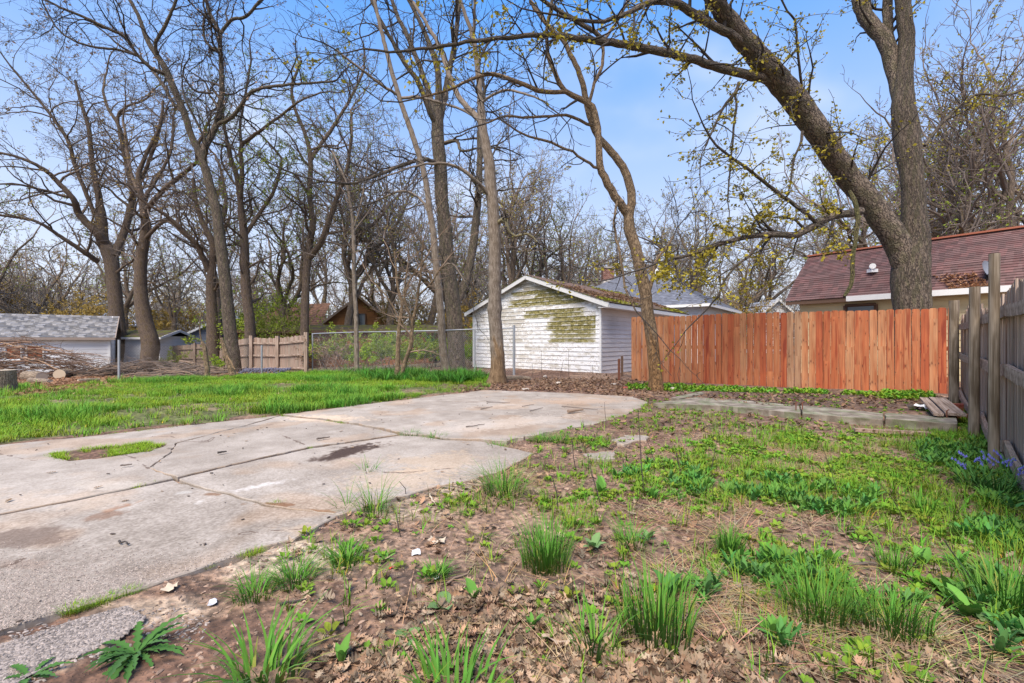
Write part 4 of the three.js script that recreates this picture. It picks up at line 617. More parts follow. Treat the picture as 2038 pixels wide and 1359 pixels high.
heroTree({ label: 'thin leaning trunk beside the wire fence near the thick grey tree', seed: 41, base: [886, 747], bark: 'smooth', rough: 0.03, flare: 0.3, noTip: true, dressTrunk: 0,
  trunk: [[888, 735, 19], [881, 690, 16], [877, 616, 15], [872, 566, 15], [866, 500, 14], [862, 460, 13], [856, 423, 12], [845, 349, 11.5], [827, 287, 11], [804, 221, 10], [793, 188, 9.5], [779, 140, 9], [764, 81, 8], [749, 18, 7], [742, -20, 6]],
  limbs: [
    { pts: [[793, 190, 6], [760, 169, 6, -0.3], [716, 136, 5, -0.6], [670, 100, 4, -0.9]], gap: 0.35, len: 1 },
    { pts: [[800, 195, 6], [830, 193, 5.5, -0.3], [856, 199, 5.5, -0.5], [907, 213, 5, -0.8], [940, 230, 4, -1]], gap: 0.4, len: 0.8 },
    { pts: [[858, 440, 5], [840, 400, 5, 0.4], [800, 380, 4.5, 0.6], [750, 400, 4, 0.8]], gap: 0.3, len: 0.9 },
    { pts: [[872, 540, 4], [900, 525, 4, -0.3], [925, 560, 3, -0.4]], gap: 0.3, len: 0.6 },
  ] });
heroTree({ label: 'thick grey forked tree just behind the wire fence', seed: 53, at: G(909, 732).setZ(-18.2).setX((909 - CX) / F * 18.2), bark: 'grey', rough: 0.07, ribs: 9, flare: 0.15, noTip: true, dressTrunk: 0,
  trunk: [[909, 720, 33], [907, 660, 32], [901, 599, 29], [891, 516, 27], [887, 460, 26], [880, 405, 26], [876, 331, 26], [872, 276, 25], [871, 240, 24], [873, 190, 14], [871, 140, 12], [856, 92, 10], [838, 48, 8], [808, -10, 7]],
  limbs: [
    { pts: [[870, 250, 16], [856, 221, 13, -0.3], [834, 166, 11, -0.6], [805, 125, 9, -0.8], [782, 85, 8, -1], [755, 35, 7, -1.2], [735, -10, 6, -1.3]], from: 0.4 },
    { pts: [[870, 240, 14], [860, 206, 12, 0.3], [841, 147, 10, 0.6], [812, 74, 9, 0.9], [790, 29, 8, 1], [775, -15, 7, 1.1]], from: 0.4 },
    { pts: [[873, 245, 15], [882, 206, 13, 0.2], [893, 147, 11, 0.4], [904, 92, 10, 0.5], [911, 37, 9, 0.6], [916, -15, 8, 0.7]], from: 0.4 },
    { pts: [[903, 610, 18], [924, 570, 18, 0.4], [937, 516, 17, 0.6], [945, 460, 16, 0.8], [952, 386, 14, 1], [955, 313, 12, 1.2], [955, 240, 9, 1.4], [965, 180, 7, 1.6]], from: 0.4 },
    { pts: [[876, 330, 10], [850, 318, 9, -0.6], [810, 325, 8, -1], [760, 345, 7, -1.4], [700, 365, 5, -1.8], [640, 360, 4, -2]], gap: 0.4, len: 1.1 },
    { pts: [[886, 285, 8], [910, 280, 7, -0.5], [918, 300, 5, -0.7], [950, 295, 4, -0.9]], gap: 0.35, len: 0.8 },
  ] });
heroTree({ label: 'leaning forked tree rising from behind the old grey fence', seed: 67, base: [465, 741], bark: 'grey', rough: 0.06, ribs: 9, flare: 0.2, noTip: true, dressTrunk: 0, leaf: 'pale', opt: { leafP: 0.06, leafN: 1, leafS: 0.12, dens: 0.6 },
  trunk: [[466, 725, 29], [461, 680, 28], [456, 639, 27], [447, 547, 25], [438, 474, 23], [431, 420, 22], [419, 375, 20], [405, 324, 18], [393, 295, 16], [379, 265, 15], [368, 228, 15], [349, 184, 15], [331, 140, 15], [313, 110, 13], [294, 81, 11], [276, 33, 9], [254, -8, 8]],
  limbs: [
    { pts: [[316, 114, 8], [309, 88, 8, -0.3], [327, 55, 8, -0.5], [342, 22, 7, -0.6], [356, -10, 6, -0.7]] },
    { pts: [[331, 148, 10], [302, 136, 9, -0.4], [272, 107, 8, -0.7], [250, 74, 8, -0.9], [210, 55, 7.5, -1.2], [166, 33, 7, -1.5], [121, 15, 6, -1.8], [85, -4, 5, -2]] },
    { pts: [[362, 222, 9], [345, 205, 8, 0.4], [325, 170, 8, 0.7], [296, 131, 7, 1], [275, 112, 6, 1.2]] },
    { pts: [[278, 113, 6, -0.6], [235, 99, 6, -1], [177, 92, 5.5, -1.5], [140, 77, 5, -1.8], [110, 51, 4.5, -2], [85, 5, 4, -2.2]] },
    { pts: [[400, 308, 15], [412, 287, 14, 0.2], [430, 250, 13, 0.3], [440, 206, 12, 0.4], [441, 147, 11, 0.5], [438, 92, 10, 0.6], [436, 63, 9, 0.6], [419, 29, 8, 0.6], [408, -8, 7, 0.6]] },
    { pts: [[438, 68, 8, 0.6], [460, 40, 7, 0.4], [489, 33, 6.5, 0.2], [515, 4, 6, 0]] },
    { pts: [[438, 105, 6, 0.5], [412, 85, 6, 0.8], [405, 55, 5.5, 0.9], [410, 25, 5, 1]] },
    { pts: [[433, 248, 9, 0.3], [463, 232, 9, 0], [493, 191, 8, -0.3], [515, 177, 7, -0.5], [570, 169, 6, -0.9], [662, 162, 4, -1.5]], gap: 0.35, len: 1.2 },
    { pts: [[408, 320, 6], [412, 290, 6, -0.5], [395, 250, 5.5, -0.8], [370, 200, 5, -1]], gap: 0.35 },
    { pts: [[425, 185, 5, 0.4], [388, 180, 4.5, 0], [365, 150, 4, -0.3], [368, 130, 3.5, -0.4]], gap: 0.4 },
  ] });
heroTree({ label: 'big many limbed tree with a knotted trunk above the mossy shed', seed: 71, at: P(228, 738, 30).setY(-0.9), bark: 'far', leaf: 'olive', twig: 'brown', rough: 0.08, flare: 0.12, noTip: true, dressTrunk: 0.7, dressFrom: 0.3, opt: { rMin: 0.007, seg: 0.5, leafP: 0.14, leafN: 1, leafS: 0.1 },
  trunk: [[236, 690, 36], [232, 628, 33], [226, 555, 30], [218, 505, 35], [205, 480, 28], [202, 437, 26], [199, 405, 16], [184, 324, 12], [177, 257, 10], [162, 206, 8], [150, 160, 6]],
  limbs: [
    { pts: [[212, 490, 24], [195, 466, 20, -0.5], [158, 426, 17, -1], [147, 397, 14, -1.5], [110, 357, 12, -2], [85, 335, 10, -2.5], [37, 313, 8, -3], [-20, 300, 6, -3]], len: 2, gap: 0.7, depth: 3 },
    { pts: [[225, 510, 24], [243, 474, 18, 0.6], [258, 422, 16, 1], [265, 386, 14, 1.2], [254, 331, 12, 1.4], [239, 257, 9, 1.6], [215, 215, 7, 1.8], [205, 180, 6, 2]], len: 2, gap: 0.7, depth: 3 },
    { pts: [[190, 430, 10], [150, 330, 10, -0.5], [138, 285, 9, -0.8], [110, 240, 8, -1], [70, 190, 6, -1.4], [20, 130, 5, -2]], len: 1.8, gap: 0.6, depth: 3 },
    { pts: [[195, 520, 14], [165, 500, 12, -0.8], [120, 470, 10, -1.6], [70, 440, 8, -2.2], [0, 428, 7, -3]], len: 1.8, gap: 0.6, depth: 3 },
    { pts: [[258, 400, 10, 1], [285, 350, 9, 0.6], [309, 287, 8, 0.3], [320, 250, 6, 0], [330, 225, 4, 0]], len: 1.6, gap: 0.6 },
    { pts: [[250, 320, 8, 1.4], [235, 240, 7, 1.2], [248, 215, 6, 1], [285, 200, 5, 0.8]], len: 1.6, gap: 0.6 },
  ] });
heroTree({ label: 'broad dark tree standing next to the knotted trunk behind the shed', seed: 73, at: P(290, 736, 28).setY(-0.9), bark: 'far', leaf: 'olive', twig: 'brown', rough: 0.08, flare: 0.12, noTip: true, dressTrunk: 0.7, dressFrom: 0.4, opt: { rMin: 0.007, seg: 0.5, leafP: 0.12, leafN: 1, leafS: 0.1 },
  trunk: [[300, 690, 38], [288, 639, 34], [280, 577, 29], [282, 510, 26], [291, 455, 22], [287, 425, 18], [280, 386, 14], [276, 349, 12], [290, 310, 9], [318, 250, 7], [325, 200, 5]],
  limbs: [{ pts: [[290, 440, 12], [294, 415, 12, -0.5], [327, 377, 11, -1], [360, 350, 10, -1.3], [392, 322, 8, -1.8]], len: 1.6, gap: 0.6, depth: 3 }, { pts: [[283, 400, 10], [310, 360, 8, 0.4], [340, 300, 7, 0.6], [345, 230, 5, 0.8]], len: 1.6, gap: 0.6, depth: 3 }, { pts: [[280, 390, 8], [260, 340, 8, 0.5], [250, 270, 7, 0.8], [245, 240, 5, 1]], len: 1.6, gap: 0.6 }, { pts: [[285, 480, 10], [330, 440, 9, -0.6], [370, 470, 6, -1.2], [400, 490, 5, -1.4]], len: 1.4, gap: 0.6 }] });
heroTree({ label: 'brown trunk standing behind the fence just left of the leaning tree', seed: 79, at: P(424, 735, 26).setY(-0.7), bark: 'far', twig: 'brown', leaf: 'pale', rough: 0.06, noTip: true, dressTrunk: 0.7, dressFrom: 0.4, opt: { rMin: 0.007, seg: 0.45, leafP: 0.05, leafN: 1, leafS: 0.1 },
  trunk: [[424, 680, 27], [423, 640, 24], [420, 566, 20], [424, 492, 15], [410, 455, 12], [401, 437, 11], [390, 400, 9], [385, 355, 7]],
  limbs: [{ pts: [[418, 540, 14], [403, 510, 13, -0.4], [386, 481, 12, -0.8], [331, 429, 9, -1.6], [300, 410, 7, -2], [260, 380, 5, -2.4]], len: 1.5, gap: 0.5, depth: 3 }, { pts: [[424, 500, 10], [440, 450, 9, 0.5], [450, 400, 8, 0.8], [440, 340, 6, 1]], len: 1.5, gap: 0.5, depth: 3 }] });
heroTree({ label: 'tall tree with yellow green sprigs right of the leaning forked tree', seed: 83, at: P(497, 735, 24).setY(-0.6), bark: 'far', twig: 'brown', leaf: 'green', rough: 0.06, noTip: true, dressTrunk: 0.5, dressFrom: 0.25, opt: { rMin: 0.006, seg: 0.45, leafP: 0.25, leafN: 2, leafS: 0.08 },
  trunk: [[498, 690, 24], [497, 639, 22], [489, 566, 20], [486, 474, 18], [480, 420, 14], [478, 395, 12], [471, 349, 11], [458, 310, 10], [448, 260, 7], [440, 200, 5]],
  limbs: [{ pts: [[478, 400, 10], [482, 349, 10, -0.4], [480, 294, 9, -0.6], [497, 276, 8, -0.8], [552, 235, 6, -1.4], [590, 205, 5, -1.8]], len: 1.4, gap: 0.5, depth: 3 }, { pts: [[482, 300, 7, -0.6], [478, 250, 6, -0.5], [490, 180, 5, -0.4], [500, 120, 4, -0.3]], len: 1.3, gap: 0.5 }, { pts: [[486, 470, 10], [520, 420, 8, 0.6], [545, 380, 7, 0.8], [560, 330, 6, 1]], len: 1.5, gap: 0.5, depth: 3 }] });
heroTree({ label: 'curving dark tree forking above the left end of the wire fence', seed: 89, at: P(606, 735, 25).setY(-0.55), bark: 'far', twig: 'brown', leaf: 'green', rough: 0.06, noTip: true, dressTrunk: 0.6, dressFrom: 0.35, opt: { rMin: 0.0065, seg: 0.45, leafP: 0.12, leafN: 1, leafS: 0.08 },
  trunk: [[606, 690, 18], [607, 620, 17], [609, 566, 16], [612, 516, 16], [618, 478, 14], [622, 441, 12], [616, 386, 11], [618, 313, 10], [605, 260, 8], [589, 221, 7], [581, 177, 6], [600, 120, 5]],
  limbs: [{ pts: [[618, 318, 9], [640, 285, 8, 0.3], [655, 265, 8, 0.5], [692, 206, 6, 0.9], [720, 150, 5, 1.2]], len: 1.5, gap: 0.5, depth: 3 }, { pts: [[617, 512, 14], [640, 480, 13, -0.4], [655, 440, 12, -0.8], [672, 390, 10, -1.1], [690, 340, 8, -1.3], [700, 270, 6, -1.4]], len: 1.5, gap: 0.5, depth: 3 }, { pts: [[616, 390, 6], [590, 350, 5, -0.5], [570, 340, 4, -0.8]], len: 1.2, gap: 0.5 }] });
heroTree({ label: 'thin sapling trunk growing up through the wire fence', seed: 97, base: [709, 744], bark: 'smooth', twig: 'brown', rough: 0.03, flare: 0.2, noTip: true, dressTrunk: 0.6, dressFrom: 0.4,
  trunk: [[710, 735, 10], [709, 649, 9], [707, 600, 8], [704, 540, 8], [704, 483, 8], [700, 420, 7], [690, 368, 6], [675, 330, 5], [660, 300, 4]], limbs: [{ pts: [[705, 450, 4], [720, 400, 4, 0.2], [730, 340, 3, 0.3]], len: 0.8 }] });
heroTree({ label: 'bare multi stemmed shrub tree in front of the wire fence', seed: 101, base: [793, 754], bark: 'tan', twig: 'tan', rough: 0.05, flare: 0.2, noTip: true, dressTrunk: 0.35, dressFrom: 0.5, opt: { rMin: 0.004, wig: 0.3 },
  trunk: [[791, 745, 11], [792, 700, 9], [794, 655, 8], [800, 610, 6], [792, 570, 5], [785, 500, 3]],
  limbs: [{ pts: [[798, 752, 9], [806, 720, 9], [817, 690, 8, -0.1], [821, 645, 7, -0.1], [830, 600, 5, -0.1], [838, 540, 4, -0.2], [842, 480, 3, -0.3]], gap: 0.25, len: 0.7 }, { pts: [[820, 640, 5, -0.1], [805, 590, 4, -0.2], [810, 540, 3, -0.2]], gap: 0.25, len: 0.7 }, { pts: [[800, 615, 5], [815, 560, 4, 0.2], [850, 510, 3, 0.3]], gap: 0.25, len: 0.7 }, { pts: [[796, 640, 4], [770, 590, 3, 0.1], [740, 560, 2.5, 0.2]], gap: 0.25, len: 0.6 }, { pts: [[832, 590, 4, -0.1], [860, 560, 3.5, -0.2], [880, 530, 3, -0.2]], gap: 0.25, len: 0.5 }] });
heroTree({ label: 'dead upright stub of trunk by the rusty wire fence', seed: 103, base: [413, 757], bark: 'tan', bare: true, cut: true, rough: 0.08, flare: 0.2, trunk: [[413, 757, 11], [411, 720, 10], [407, 690, 9], [402, 680, 7]], limbs: [{ pts: [[406, 688, 4], [398, 665, 3], [400, 620, 2]], bare: true }] });
heroTree({ label: 'broken leaning trunk stub with pale split before the old fence', seed: 107, base: [466, 753], bark: 'tan', bare: true, cut: true, rough: 0.1, flare: 0.3, trunk: [[466, 753, 14], [460, 735, 13], [451, 705, 11], [446, 690, 10], [441, 672, 6]], limbs: [{ pts: [[452, 708, 4, -0.1], [459, 720, 4, -0.2], [468, 735, 3, -0.3]], bare: true, color: () => [1.5, 1.4, 1.25] }] });

// ---------------------------------------------------------------- trees further back, copies of a few grown kinds
function grownTree(seed, H, forks, spread, o = {}) { // returns a Group of trunk, branches, twigs (+ leaves), foot at the origin
  const r = RNG(seed), T = { r, limb: Acc(), twig: Acc(), leaf: o.leaf ? Acc() : null, color: null }, g = new THREE.Group(), opt = { ...OAK, seg: 0.6, wig: 0.3, up: 0.045, rMin: o.rMin ?? 0.011, dens: o.dens ?? 0.72, dens2: 0.3, thick: 0.08, leafP: 0.28, leafN: 1, leafS: 0.13, ...(o.opt ?? {}) }; T.limb.c = [];
  const pts = [V(0, -0.3, 0)], rad = [o.r ?? 0.36], d = V(r.g() * 0.12, 1, r.g() * 0.12), h = H * r.r(0.26, 0.36), n = 8;
  for (let k = 1; k <= n; k++) { d.x += r.g() * 0.06; d.z += r.g() * 0.06; d.normalize(); pts.push(pts[k - 1].clone().addScaledVector(d, h / n)); rad.push(rad[0] * (1 - 0.35 * k / n)); }
  const ac = Acc(); ac.c = []; tube(ac, pts, rad, 12, { rough: 0.06, ribs: 6, seed, flare: 0.3, flareH: 0.8 });
  for (let k = 0; k < forks; k++) { const a = (k + r.r(-0.3, 0.3)) / forks * 6.283, nd = V(Math.cos(a) * spread, 1, Math.sin(a) * spread).normalize(); grow(T, pts[n].clone().addScaledVector(d, -r.r(0, h * 0.2)), nd, H * r.r(0.3, 0.42), rad[n] * r.r(0.55, 0.8), 4, opt); }
  part(g, 'trunk', geoOf(ac), bark.back); part(g, 'branches', geoOf(T.limb), bark.back, null, 'stuff'); part(g, 'twigs', geoOf(T.twig), twigMat[o.twig ?? 'back'], null, 'stuff'); if (T.leaf) part(g, 'leaves', geoOf(T.leaf), springLeaf[o.leaf], null, 'stuff');
  return g;
}
const KINDS = [grownTree(301, 20, 4, 0.6, { leaf: 'green', opt: { leafP: 0.22 } }), grownTree(302, 21, 4, 0.55, { leaf: 'yellow', opt: { leafP: 0.2 } }), grownTree(303, 18, 5, 0.8, { leaf: 'yellow' }), grownTree(304, 20, 4, 0.7, { twig: 'grey', leaf: 'yellow', opt: { leafP: 0.15 } }), grownTree(305, 17, 5, 0.9, { leaf: 'olive' }), grownTree(306, 22, 4, 0.5, { r: 0.42 })];
const backTrees = [ // x in px, distance, kind, turn, size, where it stands
  [60, 40, 4, 0.3, 0.95, 'at far left above the grey garage roof'], [-60, 34, 0, 2.2, 1, 'at the left edge over the brush pile'], [140, 46, 2, 4.1, 0.9, 'between the grey gable and the knotted trunk'], [345, 42, 3, 1.2, 0.85, 'behind the pale roof beside the broad dark tree'], [545, 44, 4, 0.5, 0.8, 'between the pale roof and the tan bungalow'], [570, 36, 2, 3.4, 0.6, 'in yellow green leaf behind the old board fence'], [660, 42, 1, 2.9, 0.85, 'rising straight behind the tan bungalow ridge'], [760, 46, 0, 1.1, 0.95, 'right of the bungalow gable'], [838, 34, 5, 5.0, 0.8, 'with thick arching limbs left of the thick grey tree'], [935, 44, 3, 0.9, 0.9, 'behind the left slope of the white garage'], [1015, 40, 1, 4.0, 0.85, 'just right of the burled trunk over the garage'], [1085, 46, 4, 2.0, 0.9, 'above the ridge of the white garage'], [1150, 38, 3, 5.6, 0.8, 'left of the brick chimney'], [1215, 48, 0, 0.2, 0.9, 'behind the brick chimney'], [1330, 46, 2, 3.0, 0.85, 'over the grey hipped roof'], [1400, 40, 1, 1.7, 0.75, 'at the right end of the grey hipped roof'], [1460, 44, 4, 4.4, 0.85, 'standing before the far white gable'], [1500, 50, 3, 2.7, 0.9, 'behind the far white gable'], [1560, 46, 5, 0.8, 0.8, 'at the left corner of the red roof'], [1650, 40, 3, 1.9, 0.95, 'behind the red roof left of the huge tree'], [1720, 30, 0, 2.4, 1, 'close behind the huge leaning limb'], [1905, 21, 0, 0.9, 0.85, 'close behind the red ridge above the dish'], [2040, 19, 1, 2.0, 0.85, 'nearest at the right edge above the red roof'], [1975, 24, 5, 4.0, 0.9, 'with many limbs between the two at the right edge'], [1880, 28, 1, 3.8, 1, 'right of the huge trunk behind the red roof'], [1940, 34, 4, 5.2, 1, 'behind the satellite dish'], [2010, 26, 3, 0.6, 1, 'at the right edge over the red roof'], [680, 29, 1, 0.7, 0.85, 'over the left part of the wire fence'], [775, 31, 3, 2.1, 0.9, 'behind the multi stemmed shrub tree'], [560, 31, 0, 3.9, 0.9, 'behind the end of the old board fence'], [1005, 31, 1, 5.1, 0.85, 'behind the burled trunk'], [1120, 33, 0, 0.1, 0.8, 'over the middle of the garage roof'], [1370, 33, 3, 2.4, 0.8, 'over the grey hipped roof beside the drooping limb'], [440, 36, 1, 2.2, 1.0, 'behind the leaning forked tree, over the pale roof'], [260, 40, 0, 5.5, 1.0, 'between the knotted trunk and the broad dark tree'], [720, 33, 5, 2.6, 0.9, 'over the bungalow beside the sapling trunk'], [1050, 34, 3, 3.3, 0.85, 'over the peak of the white garage'], [1270, 36, 4, 4.9, 0.85, 'behind the furrowed tree'], [880, 38, 0, 1.9, 0.95, 'straight behind the thick grey tree'], [1780, 42, 2, 0.4, 1.1, 'between the two huge limbs'], [2110, 30, 2, 1.5, 1, 'beyond the right edge of the red roof']];
for (const [x, Z, k, turn, s, where] of backTrees) { const o = KINDS[k].clone(), X = (x - CX) / F * Z; o.position.set(X, terrain(X, -Z) - 0.1, -Z); o.rotation.y = turn; o.scale.setScalar(s); tag(o, 'tree', 'bare tree ' + where, 'tree', 'trees behind the houses'); }
{ // the wood beyond, one mass
  const far = thing('far_woodland', 'far bare wood closing the view behind the houses', 'woodland', [0, 0, 0], 0, null, 'stuff'), r = RNG(411);
  for (const k of [0, 3, 4, 2, 5]) {
    const list = []; for (let i = 0; i < 22; i++) { const Z = r.r(56, 105), X = r.r(-1.35, 1.35) * Z; list.push(new THREE.Matrix4().compose(V(X, terrain(X, -Z) - 0.2, -Z), new THREE.Quaternion().setFromAxisAngle(V(0, 1, 0), r() * 6.28), V(1, 1, 1).multiplyScalar(r.r(0.65, 0.95)))); }
    for (const c of KINDS[k].children) { const m = new THREE.InstancedMesh(c.geometry, c.material, list.length); m.name = c.name; m.castShadow = m.receiveShadow = true; list.forEach((q, i) => m.setMatrixAt(i, q)); far.add(m); }
  }
  // low thicket under it
  const T = { r, limb: Acc(), twig: Acc(), leaf: null }; T.limb.c = []; for (let q = 0; q < 9; q++) grow(T, V(r.g() * 0.5, 0, r.g() * 0.5), V(r.g() * 0.5, 1, r.g() * 0.5).normalize(), r.r(1.6, 2.8), 0.03, 3, { ...OAK, seg: 0.5, rMin: 0.011, wig: 0.35, dens: 0.6, dens2: 0.2, thick: 1 });
  const geo = geoOf(T.twig), m = new THREE.InstancedMesh(geo, twigMat.grey, 230); m.name = 'thicket'; for (let i = 0; i < 230; i++) { const Z = r.r(36, 72), X = r.r(-1.3, 1.3) * Z; m.setMatrixAt(i, new THREE.Matrix4().compose(V(X, terrain(X, -Z), -Z), new THREE.Quaternion().setFromAxisAngle(V(0, 1, 0), r() * 6.28), V(1, r.r(0.8, 1.6), 1).multiplyScalar(r.r(0.9, 1.9)))); } far.add(m);
}
// ---------------------------------------------------------------- leafing shrubs behind the fences
function shrub(seed, h, w, leaf, o = {}) {
  const r = RNG(seed), T = { r, limb: Acc(), twig: Acc(), leaf: Acc() }, g = new THREE.Group(); T.limb.c = [];
  const opt = { ...OAK, seg: 0.3, wig: 0.28, up: 0.04, rMin: 0.004, dens: 0.7, dens2: 0.25, thick: 1, leafDepth: 1, leafP: o.p ?? 0.8, leafN: o.n ?? 3, leafS: o.s ?? 0.07 };
  for (let k = 0; k < (o.stems ?? 8); k++) grow(T, V(r.g() * w * 0.25, 0, r.g() * w * 0.25), V(r.g() * w / h, 1, r.g() * w / h).normalize(), h * r.r(0.5, 0.75), 0.018, 3, opt);
  part(g, 'stems', geoOf(T.twig), twigMat[o.twig ?? 'tan'], null, 'stuff'); part(g, 'leaves', geoOf(T.leaf), springLeaf[leaf], null, 'stuff'); return g;
}
const SH = [shrub(501, 1.6, 1.3, 'lime', { s: 0.09, p: 0.9 }), shrub(502, 1.8, 1.4, 'green', { p: 0.7, s: 0.085 }), shrub(503, 1.5, 1.3, 'pale', { p: 0.4, s: 0.06 }), shrub(504, 2.6, 1.5, 'green', { p: 0.45, n: 2 }), shrub(505, 1.5, 1.3, 'deep'), shrub(506, 5.5, 3.2, 'olive', { p: 0.6, n: 3, s: 0.13, stems: 6, twig: 'brown' }), shrub(507, 5, 3, 'green', { p: 0.6, n: 2, s: 0.12, stems: 6, twig: 'brown' })];
const shrubs = [[650, 20.5, 1, 1, 'at the left end of the wire fence'], [690, 22, 2, 1, 'brown, left of the sapling in the wire fence'], [740, 20, 0, 0.85, 'lime green, right of the sapling behind the wire'], [775, 22, 2, 1, 'brown, behind the multi stemmed shrub tree'], [830, 20.5, 0, 0.8, 'bright green, between the multi stems and the leaning trunk'], [862, 21.5, 4, 0.9, 'dark green, left of the leaning trunk'], [935, 21, 0, 0.8, 'lime green, beside the corner of the white garage'], [960, 23, 4, 1, 'dark green, close by the garage corner'], [600, 27, 1, 1.1, 'pale green, over the old board fence'], [640, 31, 0, 1.35, 'tall lime green, before the bungalow'], [700, 31, 0, 1.2, 'lime green, under the bungalow gable window'], [540, 26, 3, 1.2, 'loose and tall, behind the old fence'], [575, 25, 3, 1.1, 'loose yellow green, by the end of the old fence'], [510, 27, 3, 1.2, 'airy, right of the tall sprigged tree'], [245, 33, 0, 1.2, 'lime green, behind the mossy shed'], [330, 29, 1, 0.8, 'straggling, at the end of the mossy shed'], [430, 22, 0, 0.6, 'small green, at the foot of the brown trunk'], [880, 24, 2, 1, 'brown, behind the thick grey tree'], [665, 19.5, 2, 1, 'tan, at the left of the wire fence'], [720, 21, 1, 1, 'mixed green, behind the sapling trunk'], [760, 19.8, 1, 0.95, 'yellow green, left of the multi stems'], [800, 21, 0, 0.9, 'leafy, straight behind the multi stems'], [848, 20, 1, 1, 'green, just before the leaning trunk foot'], [915, 21.5, 1, 1, 'green, at the foot of the thick grey tree'], [130, 33, 5, 1, 'tall and olive, left of the knotted trunk'], [180, 36, 5, 1.1, 'tall and olive, over the grey garage roof end'], [50, 38, 5, 1.1, 'tall and olive, at far left over the garage'], [345, 46, 5, 1.2, 'tall and brown, right of the broad dark tree'], [395, 47, 5, 1.2, 'tall and brown, over the pale roof'], [535, 27, 6, 1.05, 'tall and yellow green, right of the sprigged tree'], [580, 29, 6, 1, 'tall and yellow green, left of the curving tree'], [650, 43, 6, 1.1, 'tall and green, over the bungalow roof'], [1030, 36, 5, 0.9, 'tall and olive, over the garage roof peak'], [1180, 40, 5, 1, 'tall and olive, left of the chimney'], [1420, 36, 6, 0.8, 'yellow green, beyond the hipped roof'], [1480, 38, 5, 0.9, 'olive, before the far white gable'], [960, 34, 5, 0.9, 'tall and brown, behind the garage left corner'], [800, 34, 5, 1, 'tall and brown, right of the bungalow']];
for (const [x, Z, k, s, where] of shrubs) { const o = SH[k].clone(), X = (x - CX) / F * Z; o.position.set(X, terrain(X, -Z) - 0.05, -Z); o.rotation.y = x; o.scale.setScalar(s); tag(o, 'shrub', 'leafing shrub ' + where, 'shrub', 'shrubs behind the fences'); }

// ---------------------------------------------------------------- grass, weeds, litter
function blade(a, x, z, h, ang, bend, w, r, seg = 4, col) { // one curved ribbon
  const b = a.p.length / 3, dx = Math.cos(ang), dz = Math.sin(ang), sx = -dz, sz = dx, tw = r.r(-0.6, 0.6), ca = Math.cos(tw), sa = Math.sin(tw);
  for (let k = 0; k <= seg; k++) { const t = k / seg, o = bend * h * t * t, y = h * (t - 0.32 * bend * t * t), ww = w * (1 - Math.pow(t, 1.6)) * 0.5 + 0.0004;
    for (const s of [-1, 1]) { a.p.push(x + dx * o + (sx * ca + dx * sa) * ww * s, y, z + dz * o + (sz * ca + dz * sa) * ww * s); a.n.push(dx * -0.6, 0.75, dz * -0.6); a.uv.push((s + 1) / 2, t); if (a.c) { const c = col ?? [1, 1, 1]; a.c.push(...c); } } }
  for (let k = 0; k < seg; k++) { const q = b + k * 2; a.i.push(q, q + 1, q + 2, q + 1, q + 3, q + 2); }
}
function tuftGeo(seed, n, h, spread, o = {}) {
  const r = RNG(seed), a = Acc(); a.c = [];
  for (let k = 0; k < n; k++) { const an = r() * 6.283, q = Math.sqrt(r()) * spread, dead = r() < (o.dead ?? 0.22), lit = r.r(0.75, 1.2); blade(a, Math.cos(an) * q, Math.sin(an) * q, h * r.r(0.45, 1.1) * (dead ? 0.6 : 1), an + r.g() * 0.7, r.r(o.b0 ?? 0.1, o.b1 ?? 0.9) * (dead ? 1.5 : 1), (o.w ?? 0.005) * r.r(0.7, 1.3), r, o.seg ?? 4, dead ? [2.6, 1.15, 1.6] : [lit * r.r(0.85, 1.15), lit, lit * 0.9]); }
  return geoOf(a);
}
const grassMat = leafMat({ color: rgb(0.155, 0.33, 0.033), vertexColors: true, transmission: 0.25 }), tuftMat = leafMat({ color: rgb(0.105, 0.255, 0.035), vertexColors: true, transmission: 0.25 }), strawMat = std({ color: rgb(0.40, 0.29, 0.165), roughness: 0.9 });
// a broad leaf: cupped, with a midrib fold; jag: toothed rim
function leafGeo(a, m, L, w, r, o = {}) { // m: Matrix4 placing a leaf that starts at the origin and runs along +x with face up
  const n = o.jag ? 14 : 6, b = a.p.length / 3, v = new THREE.Vector3(), nn = new THREE.Vector3();
  for (let k = 0; k <= n; k++) { const t = k / n; let ww = w * Math.pow(Math.sin(Math.PI * Math.min(1, 0.06 + t * 0.94)), o.pw ?? 0.8) * 0.5; if (o.jag && k % 2) ww *= 0.28 + 0.25 * r(); if (k === n) ww = 0.001; const y = L * (o.arch ?? 0.25) * Math.sin(t * 2.2) * 0.6 - (o.droop ?? 0) * L * t * t;
    for (const s of [-1, 0, 1]) { v.set(t * L, y + Math.abs(s) * ww * (o.fold ?? 0.35) + (s ? Math.sin(t * 17 + s) * ww * 0.12 : 0), s * ww).applyMatrix4(m); nn.set(0, 1, -s * 0.3).transformDirection(m); a.p.push(v.x, v.y, v.z); a.n.push(nn.x, nn.y, nn.z); a.uv.push(t, s); if (a.c) { const q = (o.col ?? 1) * (s ? 1 : 1.12); a.c.push(q, q, q); } } }
  for (let k = 0; k < n; k++) for (const s of [0, 1]) { const q = b + k * 3 + s; a.i.push(q, q + 1, q + 3, q + 1, q + 4, q + 3); }
}
